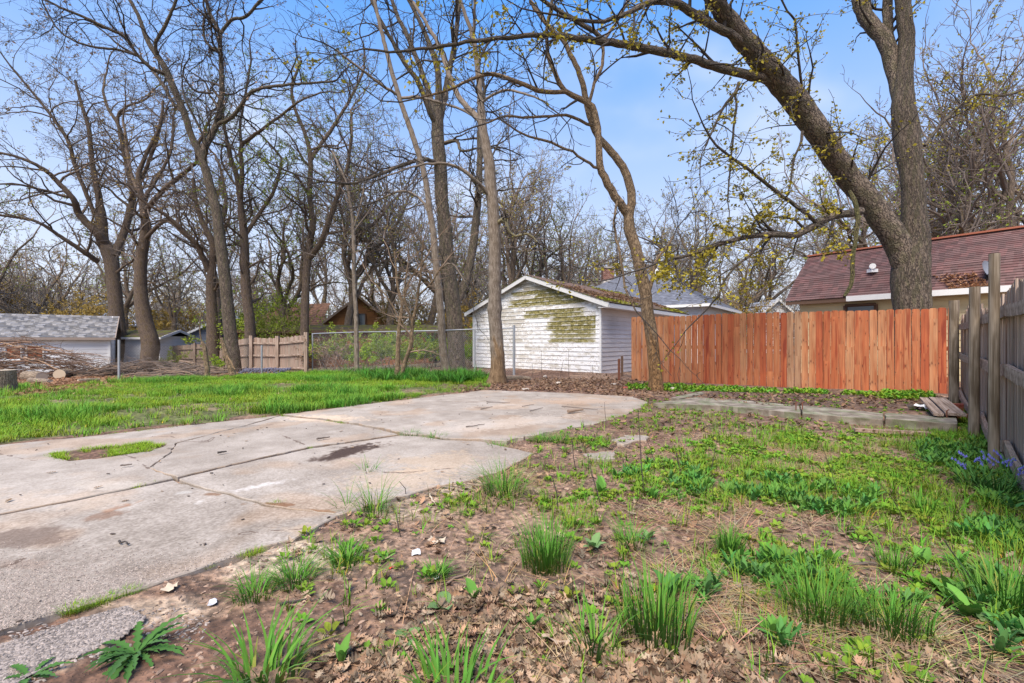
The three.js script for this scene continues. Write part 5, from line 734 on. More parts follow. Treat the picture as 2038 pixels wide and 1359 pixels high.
function rosette(seed, n, L, w, o = {}, list) { const r = RNG(seed); let a = Acc(); a.c = []; for (let k = 0; k < n; k++) { const m = new THREE.Matrix4().makeRotationY(o.jag ? r() * 6.283 : k * 2.4 + r.g() * 0.3).multiply(new THREE.Matrix4().makeRotationZ(r.r(o.t0 ?? 0.1, o.t1 ?? 0.9))).multiply(new THREE.Matrix4().makeTranslation(L * (o.stalk ?? 0.05), 0, 0)); const s = r.r(o.jag ? 0.3 : 0.6, 1.15); leafGeo(a, m, L * s, w * s, r, { ...o, col: r.r(0.8, 1.2) }); if (list) { list.push(geoOf(a)); a = Acc(); a.c = []; } } return list ?? geoOf(a); }
const weedMat = leafMat({ color: rgb(0.12, 0.27, 0.045), vertexColors: true, transmission: 0.2 }), dandelion = leafMat({ color: rgb(0.06, 0.15, 0.03), vertexColors: true, transmission: 0.2 }), darkWeed = leafMat({ color: rgb(0.08, 0.21, 0.05), vertexColors: true, transmission: 0.2 }), limeWeed = leafMat({ color: rgb(0.17, 0.30, 0.03), vertexColors: true }), paleWeed = leafMat({ color: rgb(0.17, 0.28, 0.10), vertexColors: true });
const oakShape = (() => { const s = []; const side = [[0.0, 0.02], [0.12, 0.05], [0.2, 0.2], [0.28, 0.08], [0.38, 0.3], [0.48, 0.1], [0.6, 0.34], [0.7, 0.12], [0.82, 0.22], [0.9, 0.08], [1, 0.0]]; return side; })();
function oakLeaf(seed, curl) { const r = RNG(seed), a = Acc(), put = (x, y, z) => { a.p.push(x, y, z); a.n.push(0, 1, 0); a.uv.push(x, z); }; for (const [x, w] of oakShape) { const y = curl * (x - 0.5) * (x - 0.5); put(x - 0.5, y, 0); put(x - 0.5 + w * 0.25, y + w * w * curl * 3 + r.g() * 0.02, w * r.r(0.85, 1.1)); put(x - 0.5 + w * 0.25, y + w * w * curl * 2.5 + r.g() * 0.02, -w * r.r(0.85, 1.1)); } for (let k = 0; k < oakShape.length - 1; k++) { const b = k * 3; a.i.push(b, b + 3, b + 1, b + 1, b + 3, b + 4, b, b + 2, b + 3, b + 2, b + 5, b + 3); } const g = geoOf(a); g.computeVertexNormals(); return g; }
function crumb(seed) { const g = new THREE.IcosahedronGeometry(1, 0), p = g.attributes.position; const r = RNG(seed); const k = [r.r(0.8, 1.6), r.r(0.35, 0.7), r.r(0.5, 0.9)]; for (let i = 0; i < p.count; i++) p.setXYZ(i, p.getX(i) * k[0], p.getY(i) * k[1], p.getZ(i) * k[2]); g.computeVertexNormals(); return g; }
function stick(seed) { const r = RNG(seed), a = Acc(), pts = [], rad = []; for (let k = 0; k <= 4; k++) { pts.push(V(k / 4 - 0.5, r.g() * 0.02, r.g() * 0.05)); rad.push(0.013 * (1 - k * 0.15)); } tube(a, pts, rad, 4); return geoOf(a); }
// many small things that nobody could count: one object of instanced copies
function scatter(name, label, category, geos, mat, n, sample, seed) {
  const g = thing(name, label, category, [0, 0, 0], 0, null, 'stuff'), r = RNG(seed), lists = geos.map(() => []), c = new THREE.Color();
  for (let i = 0, tries = 0; i < n && tries < n * 30; tries++) { const s = sample(r); if (!s) continue; lists[Math.floor(r() * geos.length)].push(s); i++; }
  geos.forEach((geo, k) => { const L = lists[k]; if (!L.length) return; const m = new THREE.InstancedMesh(geo, Array.isArray(mat) ? mat[k % mat.length] : mat, L.length); m.name = name; m.castShadow = m.receiveShadow = true; L.forEach((s, i) => { m.setMatrixAt(i, new THREE.Matrix4().compose(s.p, s.q ?? new THREE.Quaternion().setFromAxisAngle(V(0, 1, 0), s.yaw), typeof s.s === 'number' ? V(s.s, s.s * (s.sy ?? 1), s.s) : s.s)); m.setColorAt(i, c.setRGB(...(s.c ?? [1, 1, 1]))); }); g.add(m); });
  return g;
}
// a random ground spot, uniform over the picture's ground between rows y0..y1 weighted to real area by w
const near = (r, x0, x1, y0, y1) => { const Z0 = EYE * F / (y1 - CY), Z1 = EYE * F / (y0 - CY), Z = Math.sqrt(lerp(Z0 * Z0, Z1 * Z1, r())), x = r.r(x0, x1); const X = (x - CX) / F * Z; return [X, -Z, x, CY + EYE * F / Z]; };
const spot = (X, z, o = {}) => ({ p: V(X, gh(X, z) + (o.up ?? 0), z), ...o });
const tilt = (r, a) => new THREE.Quaternion().setFromEuler(new THREE.Euler(r.g() * a, r() * 6.283, r.g() * a));
const soft = (x, y, list) => { let m = 0; for (const [cx, cy, w, h, s] of list) { const t = Math.hypot((x - cx) / w, (y - cy) / h); m = Math.max(m, s * (1 - step(0.5, 1.05, t))); } return m; };

// lawn on the left
const lawnTufts = [1, 2, 3, 4].map((k) => tuftGeo(600 + k, 16, 0.13, 0.07, { w: 0.006, dead: 0.04, seg: 3, b1: 1.1 }));
scatter('lawn_grass', 'bright green lawn grass left of the concrete drive', 'grass', lawnTufts, grassMat, 17000, (r) => {
  const Z = Math.sqrt(r.r(4.2 * 4.2, 21 * 21)), x = r.r(-300, 985), X = (x - CX) / F * Z, z = -Z, [a, b] = toPx(X, z), n = fbm(X * 0.9, z * 0.9, 71, 3), n2 = fbm(X * 3, z * 3, 72, 2);
  if (!inPoly(a + (n2 - 0.5) * 50, b + (n2 - 0.5) * 8, LAWN) || onSlab(a, b)) return null;
  const bare = soft(a, b, [[620, 768, 140, 9, 0.8], [200, 858, 130, 11, 0.85], [420, 850, 140, 9, 0.8], [150, 800, 120, 5, 0.6], [500, 785, 120, 4, 0.5], [880, 775, 120, 9, 0.8], [80, 780, 160, 10, 0.7], [380, 768, 120, 6, 0.5], [300, 862, 140, 9, 0.7], [140, 825, 100, 8, 0.5]]);
  if (r() < bare || r() < step(0.52, 0.68, n) * 0.85) return null; const lush = step(0.4, 0.7, fbm(X * 0.6 + 9, z * 0.6, 73, 3)), y = r() < 0.15 + 0.6 * step(0.47, 0.6, n2) ? 1 : 0;
  return spot(X, z, { yaw: r() * 6.28, s: r.r(0.55, 1.15) * (1 + lush * 0.5), sy: 0.7 + lush * 0.5, c: [lerp(1.15, 0.75, lush) + y * 0.5, lerp(1.05, 1.0, lush) * r.r(0.75, 1.15) + y * 0.1, lerp(0.9, 1.3, lush)] });
}, 61);
// grass in the hole of the drive
scatter('crack_grass', 'low green weeds filling the gap in the drive', 'grass', lawnTufts, grassMat, 260, (r) => { const x = r.r(80, 345), y = r.r(878, 922), [X, z] = [G(x, y).x, G(x, y).z], n = fbm(x * 0.04, y * 0.1, 5, 3); if (!inPoly(x, y, HOLE) || (x < 220 && x > 130 && y > 896 && n < 0.62)) return null; return spot(X, z, { yaw: r() * 6.28, s: r.r(0.3, 0.6), sy: 0.6, c: [1.5, 1.15, 0.7] }); }, 62);
{ // weeds rooted in the joints and along the slab edges
  const lines = [[[0, 1029], [345, 958], [620, 893]], [[350, 957], [460, 990], [672, 1029]], [[560, 828], [650, 838], [800, 866], [955, 880]], [[672, 1032], [590, 1078], [420, 1132], [300, 1173], [130, 1224]], [[0, 886], [300, 857], [560, 827], [820, 795]], [[1012, 882], [1180, 848], [1290, 804]]];
  scatter('joint_weeds', 'small weeds rooted in the joints of the drive', 'weeds', lawnTufts, grassMat, 260, (r) => { const l = lines[Math.floor(r() * lines.length)], k = Math.floor(r() * (l.length - 1)), t = r(), x = lerp(l[k][0], l[k + 1][0], t), y = lerp(l[k][1], l[k + 1][1], t) + r.g() * 3, g = G(x, y); if (fbm(g.x * 1.7, g.z * 1.7, 44, 3) < 0.585) return null; return { p: V(g.x, 0.0, g.z), yaw: r() * 6.28, s: r.r(0.15, 0.45), sy: 0.8, c: [r.r(0.9, 1.7), r.r(0.9, 1.1), 0.7] }; }, 162);
  scatter('leaf_litter', 'scattered dry leaves on the lawn and drive', 'leaf litter', [0.1, 0.18, 0.28].map((c, k) => oakLeaf(760 + k, c)), leafMat({ color: rgb(0.36, 0.25, 0.16), transmission: 0.1, roughness: 0.9 }), 900, (r) => { const Z = Math.sqrt(r.r(3 * 3, 17 * 17)), x = r.r(-200, 1290), X = (x - CX) / F * Z, z = -Z, [a, b] = toPx(X, z); const d = onSlab(a, b); if (!d && !inPoly(a, b, LAWN)) return null; if (d && r() > 0.18) return null; const k = r.r(0.4, 1.1); return { p: V(X, d ? 0.021 : gh(X, z) + 0.05, z), q: tilt(r, d ? 0.06 : 0.5), s: r.r(0.025, 0.065), c: [k, k * 0.95, k * 0.9] }; }, 163);
}
// yard weeds: thin grass and clover on the right half
const yardGreen = [[1650, 905, 380, 55, 0.75], [1350, 940, 220, 55, 0.4], [1620, 960, 260, 60, 0.8], [1900, 930, 160, 120, 0.8], [1850, 1040, 240, 90, 0.5], [1980, 1120, 140, 170, 0.9], [1300, 980, 240, 80, 0.5], [1150, 885, 80, 18, 0.3], [1150, 1010, 120, 50, 0.5], [1700, 1180, 260, 90, 0.55], [1500, 1120, 180, 60, 0.25], [690, 1110, 130, 45, 0.15], [780, 1050, 160, 40, 0.12], [1450, 848, 260, 16, 0.12], [1240, 1250, 260, 100, 0.18], [1600, 1290, 260, 60, 0.3], [1860, 1330, 180, 40, 0.3], [1300, 830, 120, 26, 0.12], [950, 1010, 120, 30, 0.2]];
const thinTufts = [1, 2, 3].map((k) => tuftGeo(620 + k, 9, 0.13, 0.05, { w: 0.0045, dead: 0.16, seg: 4, b0: 0.2, b1: 1.2 }));
scatter('yard_grass', 'sparse young grass in the bare yard soil', 'grass', thinTufts, grassMat, 4600, (r) => { const [X, z, x, y] = near(r, 560, 2200, 800, 1400); if (onSlab(x, y) || inPoly(x, y, BED)) return null; const n = fbm(X * 3, z * 3, 74, 3); if (r() > soft(x, y, yardGreen) * step(0.38, 0.62, n) + 0.02) return null; return spot(X, z, { yaw: r() * 6.28, s: lerp(0.3, 1.05, Math.pow(r(), 1.6)), c: [1.05 * r.r(0.7, 1.4), r.r(0.8, 1.1), 0.9] }); }, 63);
const clovers = [1, 2, 3].map((k) => rosette(640 + k, 10, 0.026, 0.017, { stalk: 0.6, t0: 0.2, t1: 1.0 }));
scatter('clover', 'small lime green seedlings spread through the yard', 'weeds', clovers, limeWeed, 4200, (r) => { const [X, z, x, y] = near(r, 560, 2200, 795, 1400); if (onSlab(x, y)) return null; const n = fbm(X * 4, z * 4, 75, 3); if (r() > Math.max(soft(x, y, yardGreen) * step(0.42, 0.66, n), 0.02)) return null; return spot(X, z, { yaw: r() * 6.28, s: r.r(0.6, 1.5), c: [r.r(0.7, 1.3), r.r(0.8, 1.1), 0.9] }); }, 64);
const lance = [1, 2, 3].map((k) => rosette(650 + k, 14, 0.085, 0.022, { t0: 0.3, t1: 1.2, pw: 0.7 }));
scatter('leafy_weeds', 'patches of dark green lance leaved weeds in the yard', 'weeds', lance, [weedMat, darkWeed, weedMat], 1000, (r) => { const [X, z, x, y] = near(r, 1180, 2200, 880, 1400); const n = fbm(X * 3.2, z * 3.2, 76, 3); if (r() > soft(x, y, [[1520, 975, 90, 30, 0.9], [1660, 1000, 100, 35, 0.95], [1560, 1140, 130, 40, 0.9], [1760, 1180, 140, 50, 0.8], [1980, 1110, 110, 110, 0.95], [2000, 980, 70, 60, 0.9], [1900, 910, 90, 50, 0.8], [1330, 960, 120, 40, 0.35], [1400, 1180, 60, 25, 0.4], [2020, 1240, 90, 80, 0.6], [1580, 1270, 60, 40, 0.5]]) * step(0.35, 0.6, n)) return null; return spot(X, z, { yaw: r() * 6.28, s: r.r(0.5, 1.05), c: [r.r(0.8, 1.2), r.r(0.85, 1.1), 1] }); }, 65);
// dead straw, leaf litter, crumbs
const straws = [1, 2, 3].map((k) => tuftGeo(660 + k, 5, 0.2, 0.06, { w: 0.003, dead: 0, b0: 1.2, b1: 2.4, seg: 5 }));
scatter('dead_straw', 'flattened tan dead grass stems on the soil', 'straw', straws, strawMat, 1700, (r) => { const [X, z, x, y] = near(r, 760, 2200, 850, 1420); if (onSlab(x, y)) return null; const n = fbm(X * 2.4, z * 2.4, 77, 3); if (r() > Math.max(0.05, soft(x, y, [[1500, 1220, 300, 120, 0.7], [1450, 1040, 250, 60, 0.5], [1850, 1280, 220, 90, 0.7], [1240, 1320, 200, 60, 0.6], [1700, 920, 350, 50, 0.4], [1020, 960, 70, 25, 0.6]])) * step(0.3, 0.6, n)) return null; return { p: V(X, gh(X, z) - 0.005, z), yaw: r() * 6.28, s: r.r(0.5, 1.2), sy: 0.35, c: [r.r(0.7, 1.2), r.r(0.7, 1.1), r.r(0.6, 1)] }; }, 66);
const oaks = [0.5, 0.9, -0.5, 1.4, 0.2].map((c, k) => oakLeaf(700 + k, c)), litterMat = leafMat({ color: rgb(0.41, 0.325, 0.225), transmission: 0.12, roughness: 0.9 });
const litterAt = [[1050, 1330, 420, 130, 1], [1250, 1190, 160, 50, 0.5], [1000, 1230, 260, 60, 0.55], [1500, 1330, 420, 90, 0.8], [1150, 1080, 130, 30, 0.15], [1850, 1300, 250, 100, 0.5], [800, 1340, 180, 60, 0.8], [700, 1330, 140, 60, 0.5]];
const dull = (r) => { const k = 0.22 + 1.0 * r() * r.r(0.55, 1), w = r() * 1.3; return [k * (1 + w * 0.15), k * (1 - w * 0.09), k * (1 - w * 0.17)]; };
scatter('leaf_litter', 'fallen tan oak leaves covering the near soil', 'leaf litter', oaks, litterMat, 5600, (r) => { const [X, z, x, y] = near(r, 560, 2300, 940, 1480); if (onSlab(x, y)) return null; const n = fbm(X * 2.5, z * 2.5, 78, 3); if (r() > soft(x, y, litterAt) * step(0.25, 0.55, n) + 0.03) return null; return { p: V(X, gh(X, z) + r.r(0.003, 0.016), z), q: tilt(r, 0.55), s: lerp(0.02, 0.075, Math.pow(r(), 1.5)), c: dull(r) }; }, 67);
scatter('leaf_litter', 'brown fallen leaves along the garage foot and planting bed', 'leaf litter', oaks, litterMat, 4200, (r) => { const [X, z, x, y] = near(r, 900, 1930, 752, 905); if (onSlab(x, y) && r() > 0.02) return null; if (r() > soft(x, y, [[1130, 768, 230, 16, 1], [1000, 775, 120, 9, 0.6], [1250, 782, 120, 20, 0.8], [1620, 805, 330, 26, 0.5], [1450, 845, 300, 25, 0.3], [1180, 890, 90, 20, 0.2]])) return null; return { p: V(X, gh(X, z) + r.r(0.003, 0.02), z), q: tilt(r, 0.5), s: r.r(0.05, 0.1), c: mix3(dull(r), [0.42, 0.28, 0.24], 0.5) }; }, 68);
scatter('leaf_litter', 'rusty fallen leaves banked along the wire fence at left', 'leaf litter', oaks, litterMat, 5200, (r) => { const x = r.r(-60, 540), y = r.r(739, 792), g = G(x, y); if (r() > soft(x, y, [[300, 750, 260, 11, 1], [90, 768, 170, 20, 0.7], [480, 747, 90, 7, 0.8]])) return null; return { p: V(g.x, gh(g.x, g.z) + r.r(0.003, 0.03), g.z), q: tilt(r, 0.5), s: r.r(0.08, 0.15), c: mix3(dull(r), [0.75, 0.47, 0.36], 0.6) }; }, 69);
const barkMat = std({ color: rgb(0.20, 0.14, 0.105), roughness: 0.95 }), stoneMat = std({ color: rgb(0.30, 0.255, 0.225), roughness: 0.9 });
scatter('soil_crumbs', 'brown soil crumbs and bark chips on the bare ground', 'soil', [1, 2, 3].map(crumb), barkMat, 26000, (r) => { const [X, z, x, y] = near(r, 300, 2300, 860, 1480); if (onSlab(x, y)) return null; const k = r.r(0.5, 1.9); return { p: V(X, gh(X, z) + 0.001, z), q: tilt(r, 0.6), s: Math.pow(r(), 2.5) * 0.011 + 0.0025, c: [k, k * 0.95, k * 0.9] }; }, 70);
scatter('pebbles', 'small grey pebbles set in the worn concrete corner', 'gravel', [4, 5, 6].map(crumb), stoneMat, 7000, (r) => { const x = r.r(-120, 420), y = r.r(1180, 1420), g = G(x, y); const w = inPoly(x, y, BROKEN) ? 1 : inPoly(x, y, LOT) ? 0 : soft(x, y, [[150, 1278, 150, 50, 0.12], [20, 1330, 120, 50, 0.12], [320, 1240, 120, 40, 0.08]]); if (r() > w) return null; const k = r.r(0.4, 1.3); return { p: V(g.x, w === 1 ? 0.0122 : gh(g.x, g.z), g.z), q: tilt(r, 0.3), s: r.r(0.003, 0.009), c: [k, k * 0.98, k * 0.97] }; }, 71);
scatter('pebbles', 'tiny stones showing in the worn face of the front slab', 'gravel', [7, 8, 9].map(crumb), stoneMat, 15000, (r) => { const x = r.r(-160, 560), y = r.r(1060, 1300), g = G(x, y); if (!inPoly(x, y, LOT) || r() > step(1060, 1200, y) * (0.25 + 0.75 * fbm(g.x * 2, g.z * 2, 8, 3))) return null; const k = r.r(0.4, 1.5); return { p: V(g.x, 0.0178, g.z), q: tilt(r, 0.15), s: 0.0022 + 0.0045 * r() * r(), c: [k * 1.03, k * 0.97, k * 0.92] }; }, 171);
scatter('bark_bits', 'dark specks of bark and twig lying on the drive', 'debris', [1, 2].map(crumb), std({ color: rgb(0.07, 0.05, 0.04) }), 420, (r) => { const [X, z, x, y] = near(r, -60, 1300, 780, 1300); if (!onSlab(x, y)) return null; return { p: V(X, 0.022, z), q: tilt(r, 0.2), s: 0.002 + 0.011 * Math.pow(r(), 3) }; }, 72);
// straplike leaves along the wire fence, ground cover along the orange fence
const straps = [1, 2, 3].map((k) => tuftGeo(720 + k, 26, 0.4, 0.11, { w: 0.02, dead: 0.02, b0: 0.2, b1: 1.0, seg: 5 }));
scatter('strap_leaf_plants', 'band of lush strap leaved plants along the wire fence', 'plants', straps, leafMat({ color: rgb(0.075, 0.21, 0.03), vertexColors: true, transmission: 0.2 }), 330, (r) => { const x = r.r(690, 975), y = r.r(743, 764), g = G(x, y); if (r() > soft(x, y, [[790, 752, 90, 9, 0.9], [900, 755, 85, 10, 1], [720, 749, 50, 6, 0.7]])) return null; return { p: V(g.x, gh(g.x, g.z), g.z), yaw: r() * 6.28, s: r.r(0.6, 1.05), c: [r.r(0.7, 1.3), r.r(0.8, 1.15), 0.9] }; }, 73);
scatter('short_grass', 'bright short grass in front of the old board fence', 'grass', lawnTufts, grassMat, 2600, (r) => { const x = r.r(440, 980), y = r.r(742, 762), g = G(x, y); if (r() > soft(x, y, [[640, 752, 160, 9, 1], [520, 753, 90, 6, 0.8], [900, 757, 100, 7, 0.5]])) return null; return { p: V(g.x, gh(g.x, g.z), g.z), yaw: r() * 6.28, s: r.r(0.8, 1.4), c: [1.1, 1.05, 0.8] }; }, 74);
const broad = [1, 2, 3].map((k) => rosette(740 + k, 11, 0.055, 0.04, { stalk: 0.5, t0: 0.3, t1: 1.1, fold: 0.25 }));
scatter('ground_cover', 'low green leafy plants along the foot of the orange fence', 'plants', broad, [limeWeed, limeWeed, weedMat], 1500, (r) => { const x = r.r(1250, 1900), y = r.r(760, 803), g = G(x, y); const line = 765 + (x - 1258) / 645 * 25 + 3, t = Math.abs(y - line - 3) / (7 + (x > 1750 ? 6 : 0)), n = fbm(x * 0.03, 3, 5, 3); if (r() > (1 - step(0.5, 1.1, t)) * step(0.33, 0.5, n)) return null; return { p: V(g.x, gh(g.x, g.z), g.z), yaw: r() * 6.28, s: r.r(0.6, 1.35), c: [r.r(0.8, 1.4), r.r(0.9, 1.2), 0.9] }; }, 75);
// moss and leaves on the garage roof
scatter('roof_leaf_litter', 'dead leaves and moss lodged on the white garage roof', 'leaf litter', oaks, litterMat, 2600, (r) => { const { f, W, D, EAVE, PEAK } = GAR, sl = (PEAK - EAVE) / (W / 2), s = W / 2 + Math.pow(r(), 0.7) * (W / 2 + 0.4), d = r.r(-0.2, D); if (r() > step(0.35, 0.6, fbm(s * 1.1, d * 0.8, 15, 3))) return null; const y = PEAK + 0.06 - (s - W / 2) * sl + 0.055, p = f(s, y, d); const moss = s < W / 2 + 0.9 || s > W * 0.98 ? 1 : 0; return { p, q: tilt(r, 0.5), s: r.r(0.06, 0.12), c: moss ? [0.6, 0.75, 0.12] : mix3(dull(r), [0.5, 0.34, 0.28], 0.6) }; }, 76);
scatter('roof_leaf_litter', 'tan dead leaves piled in the red house gutter', 'leaf litter', oaks, litterMat, 340, (r) => { const { f, ye } = GAR.red, p = f(r.r(1.8, 7.5), 0, 0), d = Math.pow(r(), 2) * 0.3; const q = f(r.r(1.2, 7.2), ye + 0.05 + d * 1.5, -0.18 + d); if (vn(q.x * 2.2, 1, 4) < 0.42) return null; return { p: q, q: tilt(r, 0.6), s: r.r(0.06, 0.1), c: mix3(dull(r), [1.2, 0.7, 0.5], 0.5) }; }, 77);

// ---------------------------------------------------------------- single plants that stand out
const tuft = (x, y, h, spread, n, label, o = {}) => { const g = G(x, y), m = new THREE.Mesh(tuftGeo(800 + x, Math.round(n * 1.35), h, spread * 1.15, { w: 0.0042, seg: 5, ...o }), o.mat ?? tuftMat); m.position.set(g.x, gh(g.x, g.z) - 0.005, g.z); tag(m, o.name ?? 'grass_tuft', label, o.cat ?? 'grass tuft', o.group ?? 'grass tufts in the yard'); };
tuft(1085, 1125, 0.27, 0.10, 260, 'largest upright grass tuft in the middle of the yard', { b0: 0.05, b1: 0.6 });
tuft(1452, 1105, 0.17, 0.055, 170, 'compact bright grass tuft among pale weeds right of the largest tuft', { b0: 0.05, b1: 0.5 });
tuft(1003, 982, 0.28, 0.13, 190, 'arching grass tuft with dead skirt at the drive edge', { dead: 0.3, b0: 0.2, b1: 1.2 });
tuft(745, 1022, 0.27, 0.10, 60, 'thin spiky grass tuft on the drive corner', { dead: 0.2, b0: 0.2, b1: 1.1 });
tuft(690, 1012, 0.24, 0.05, 16, 'few long grass blades leaning over the drive corner', { b0: 0.5, b1: 1.4 });
tuft(1305, 1265, 0.27, 0.12, 180, 'tall dark grass tuft among tan leaves near the bottom', { b0: 0.03, b1: 0.45, w: 0.006 });
tuft(530, 1352, 0.2, 0.09, 70, 'broad bladed grass tuft at the bottom edge beside the drive', { w: 0.011, b0: 0.3, b1: 1.2 });
tuft(900, 1385, 0.2, 0.11, 60, 'dark broad grass tuft cut by the bottom edge', { w: 0.012, b0: 0.2, b1: 1.0 });
tuft(505, 1185, 0.13, 0.07, 90, 'low grass tuft nearest the worn drive edge', { dead: 0.15, b0: 0.3, b1: 1.3 });
tuft(590, 1160, 0.16, 0.07, 110, 'spreading grass tuft along the drive edge', { dead: 0.15, b0: 0.3, b1: 1.3 });
tuft(690, 1122, 0.13, 0.06, 80, 'small broad leaved grass clump beyond the spreading tuft', { w: 0.009, b0: 0.2, b1: 1.1 });
tuft(870, 1146, 0.085, 0.05, 110, 'small dense dark rosette of grass on bare soil', { w: 0.006, b0: 0.4, b1: 1.2 });
tuft(735, 938, 0.19, 0.06, 40, 'lone wispy grass tuft growing out of the concrete', { dead: 0.35, b0: 0.2, b1: 1.2, w: 0.004 });
tuft(1630, 1225, 0.22, 0.11, 190, 'wide grass tuft below the dark lance leaved weeds', { b0: 0.1, b1: 0.8 });
tuft(1775, 1255, 0.2, 0.11, 170, 'grass tuft right of the wide one near the bottom', { b0: 0.1, b1: 0.8 });
tuft(1255, 1085, 0.18, 0.07, 80, 'leaning grass tuft right of the largest tuft', { b0: 0.3, b1: 1.0 });
tuft(1185, 1300, 0.22, 0.07, 40, 'loose grass tuft left of the tall dark one', { b0: 0.2, b1: 0.9, w: 0.007 });
tuft(1780, 1140, 0.17, 0.06, 70, 'upright grass tuft beside the lance leaved weed patch', { b0: 0.1, b1: 0.7 });
tuft(1840, 1020, 0.15, 0.07, 80, 'fine grass tuft before the near fence post', { b0: 0.1, b1: 0.8 });
tuft(2005, 1215, 0.3, 0.12, 150, 'tall grass tuft at the right edge', { b0: 0.1, b1: 0.8 });
tuft(815, 866, 0.13, 0.09, 120, 'first green tuft growing in the drive joint', { b0: 0.3, b1: 1.2 });
tuft(865, 872, 0.13, 0.11, 140, 'second green tuft growing in the drive joint', { b0: 0.3, b1: 1.2 });
tuft(990, 888, 0.11, 0.08, 90, 'small green tuft at the drive corner', { b0: 0.3, b1: 1.2 });
tuft(1075, 880, 0.13, 0.1, 120, 'green tuft on dark soil right of the drive corner', { b0: 0.3, b1: 1.2 });
tuft(1110, 880, 0.13, 0.1, 110, 'green tuft next to its twin on dark soil', { b0: 0.3, b1: 1.2 });
const weed = (x, y, n, L, w, label, o = {}) => { const g = G(x, y), m = thing('broadleaf_weed', label, 'weed', [g.x, gh(g.x, g.z), g.z], x, 'broad leaved weeds in the yard'), list = []; rosette(900 + x, n, L, w, o, list); for (const q of list) part(m, 'leaf', q, o.mat ?? weedMat); };
weed(272, 1300, 44, 0.15, 0.03, 'dandelion rosette with toothed leaves beside the worn concrete', { jag: true, t0: 0.0, t1: 0.55, pw: 0.6, fold: 0.2, droop: 0.3, mat: dandelion });
weed(60, 1352, 16, 0.1, 0.026, 'dandelion rosette in the bottom left corner', { jag: true, t0: 0.0, t1: 0.3, fold: 0.15, droop: 0.3, mat: dandelion });
weed(1195, 985, 8, 0.13, 0.06, 'dock plant with upright glossy leaves behind the largest tuft', { t0: 0.5, t1: 1.3 });
weed(1180, 1092, 7, 0.10, 0.05, 'pale broad leaved weed right of the largest grass tuft', { mat: paleWeed, t0: 0.1, t1: 0.7 });
weed(1925, 1232, 7, 0.12, 0.06, 'large leaved weed near the bottom right corner', { t0: 0.3, t1: 1.1 });
weed(1985, 1265, 6, 0.09, 0.06, 'round leaved weed under the large leaved one', { mat: paleWeed, t0: 0.1, t1: 0.6 });
weed(808, 1278, 5, 0.055, 0.04, 'four leaved seedling on leaf litter at bottom', { mat: paleWeed, t0: 0.05, t1: 0.5 });
weed(945, 1198, 6, 0.08, 0.045, 'curled dark leaved weed on bare soil', { t0: 0.4, t1: 1.0 });
weed(885, 1215, 4, 0.075, 0.055, 'flat pale leaved weed left of the curled one', { mat: paleWeed, t0: 0.05, t1: 0.4 });
weed(1060, 1250, 9, 0.07, 0.025, 'small lance leaved rosette in the oak leaves', { t0: 0.2, t1: 0.9 });
weed(1330, 1190, 7, 0.12, 0.06, 'dark dock leaves behind the tall dark grass tuft', { mat: darkWeed, t0: 0.5, t1: 1.2 });
weed(1290, 1070, 6, 0.08, 0.04, 'pale weed left of the compact grass tuft', { mat: paleWeed, t0: 0.1, t1: 0.8 });
weed(1835, 1130, 5, 0.09, 0.05, 'single upright light leaf beside the long dark stem', { t0: 0.6, t1: 1.4 });
weed(770, 1118, 6, 0.06, 0.02, 'tiny rosette above the red scrap', { t0: 0.2, t1: 0.8 });
weed(1890, 1195, 8, 0.11, 0.05, 'glossy weed between the grass tuft and right edge', { t0: 0.3, t1: 1.1 });
weed(1560, 1285, 10, 0.095, 0.02, 'long leaved weed at the bottom right of the tan straw', { t0: 0.5, t1: 1.3, mat: darkWeed });
weed(680, 1325, 5, 0.09, 0.035, 'upright two leaved seedling at the bottom', { t0: 0.6, t1: 1.4 });
// bluebells by the near post
const flowerMat = std({ color: rgb(0.12, 0.13, 0.42) });
for (const [x, y, lb] of [[1985, 990, 'flowering bluebell clump at the foot of the near fence post'], [1940, 975, 'flowering bluebell clump left of the near fence post'], [2035, 985, 'flowering bluebell clump cut by the right edge']]) {
  const g = G(x, y), o = thing('bluebell', lb, 'flower', [g.x, gh(g.x, g.z), g.z], 0, 'bluebells by the grey fence'), r = RNG(x); part(o, 'leaves', tuftGeo(x, 60, 0.26, 0.1, { w: 0.012, b0: 0.3, b1: 1.2, seg: 5 }), darkWeed);
  for (let k = 0; k < 5; k++) { const a = Acc(), an = r() * 6.28, b = r.r(0.03, 0.1), p0 = V(Math.cos(an) * b, 0, Math.sin(an) * b), p1 = V(Math.cos(an) * b * 2, r.r(0.18, 0.26), Math.sin(an) * b * 2), p2 = p1.clone().add(V(Math.cos(an) * 0.06, 0.04, Math.sin(an) * 0.06)); tube(a, [p0, p1, p2], [0.003, 0.0025, 0.002], 4); const st = part(o, 'stem', geoOf(a), weedMat); const fl = []; for (let q = 0; q < 7; q++) { const c = p1.clone().lerp(p2, q / 6); fl.push(new THREE.ConeGeometry(0.008, 0.02, 6, 1, true).translate(c.x + r.g() * 0.008, c.y - 0.012, c.z + r.g() * 0.008)); } part(st, 'flowers', mergeGeometries(fl), flowerMat); }
}
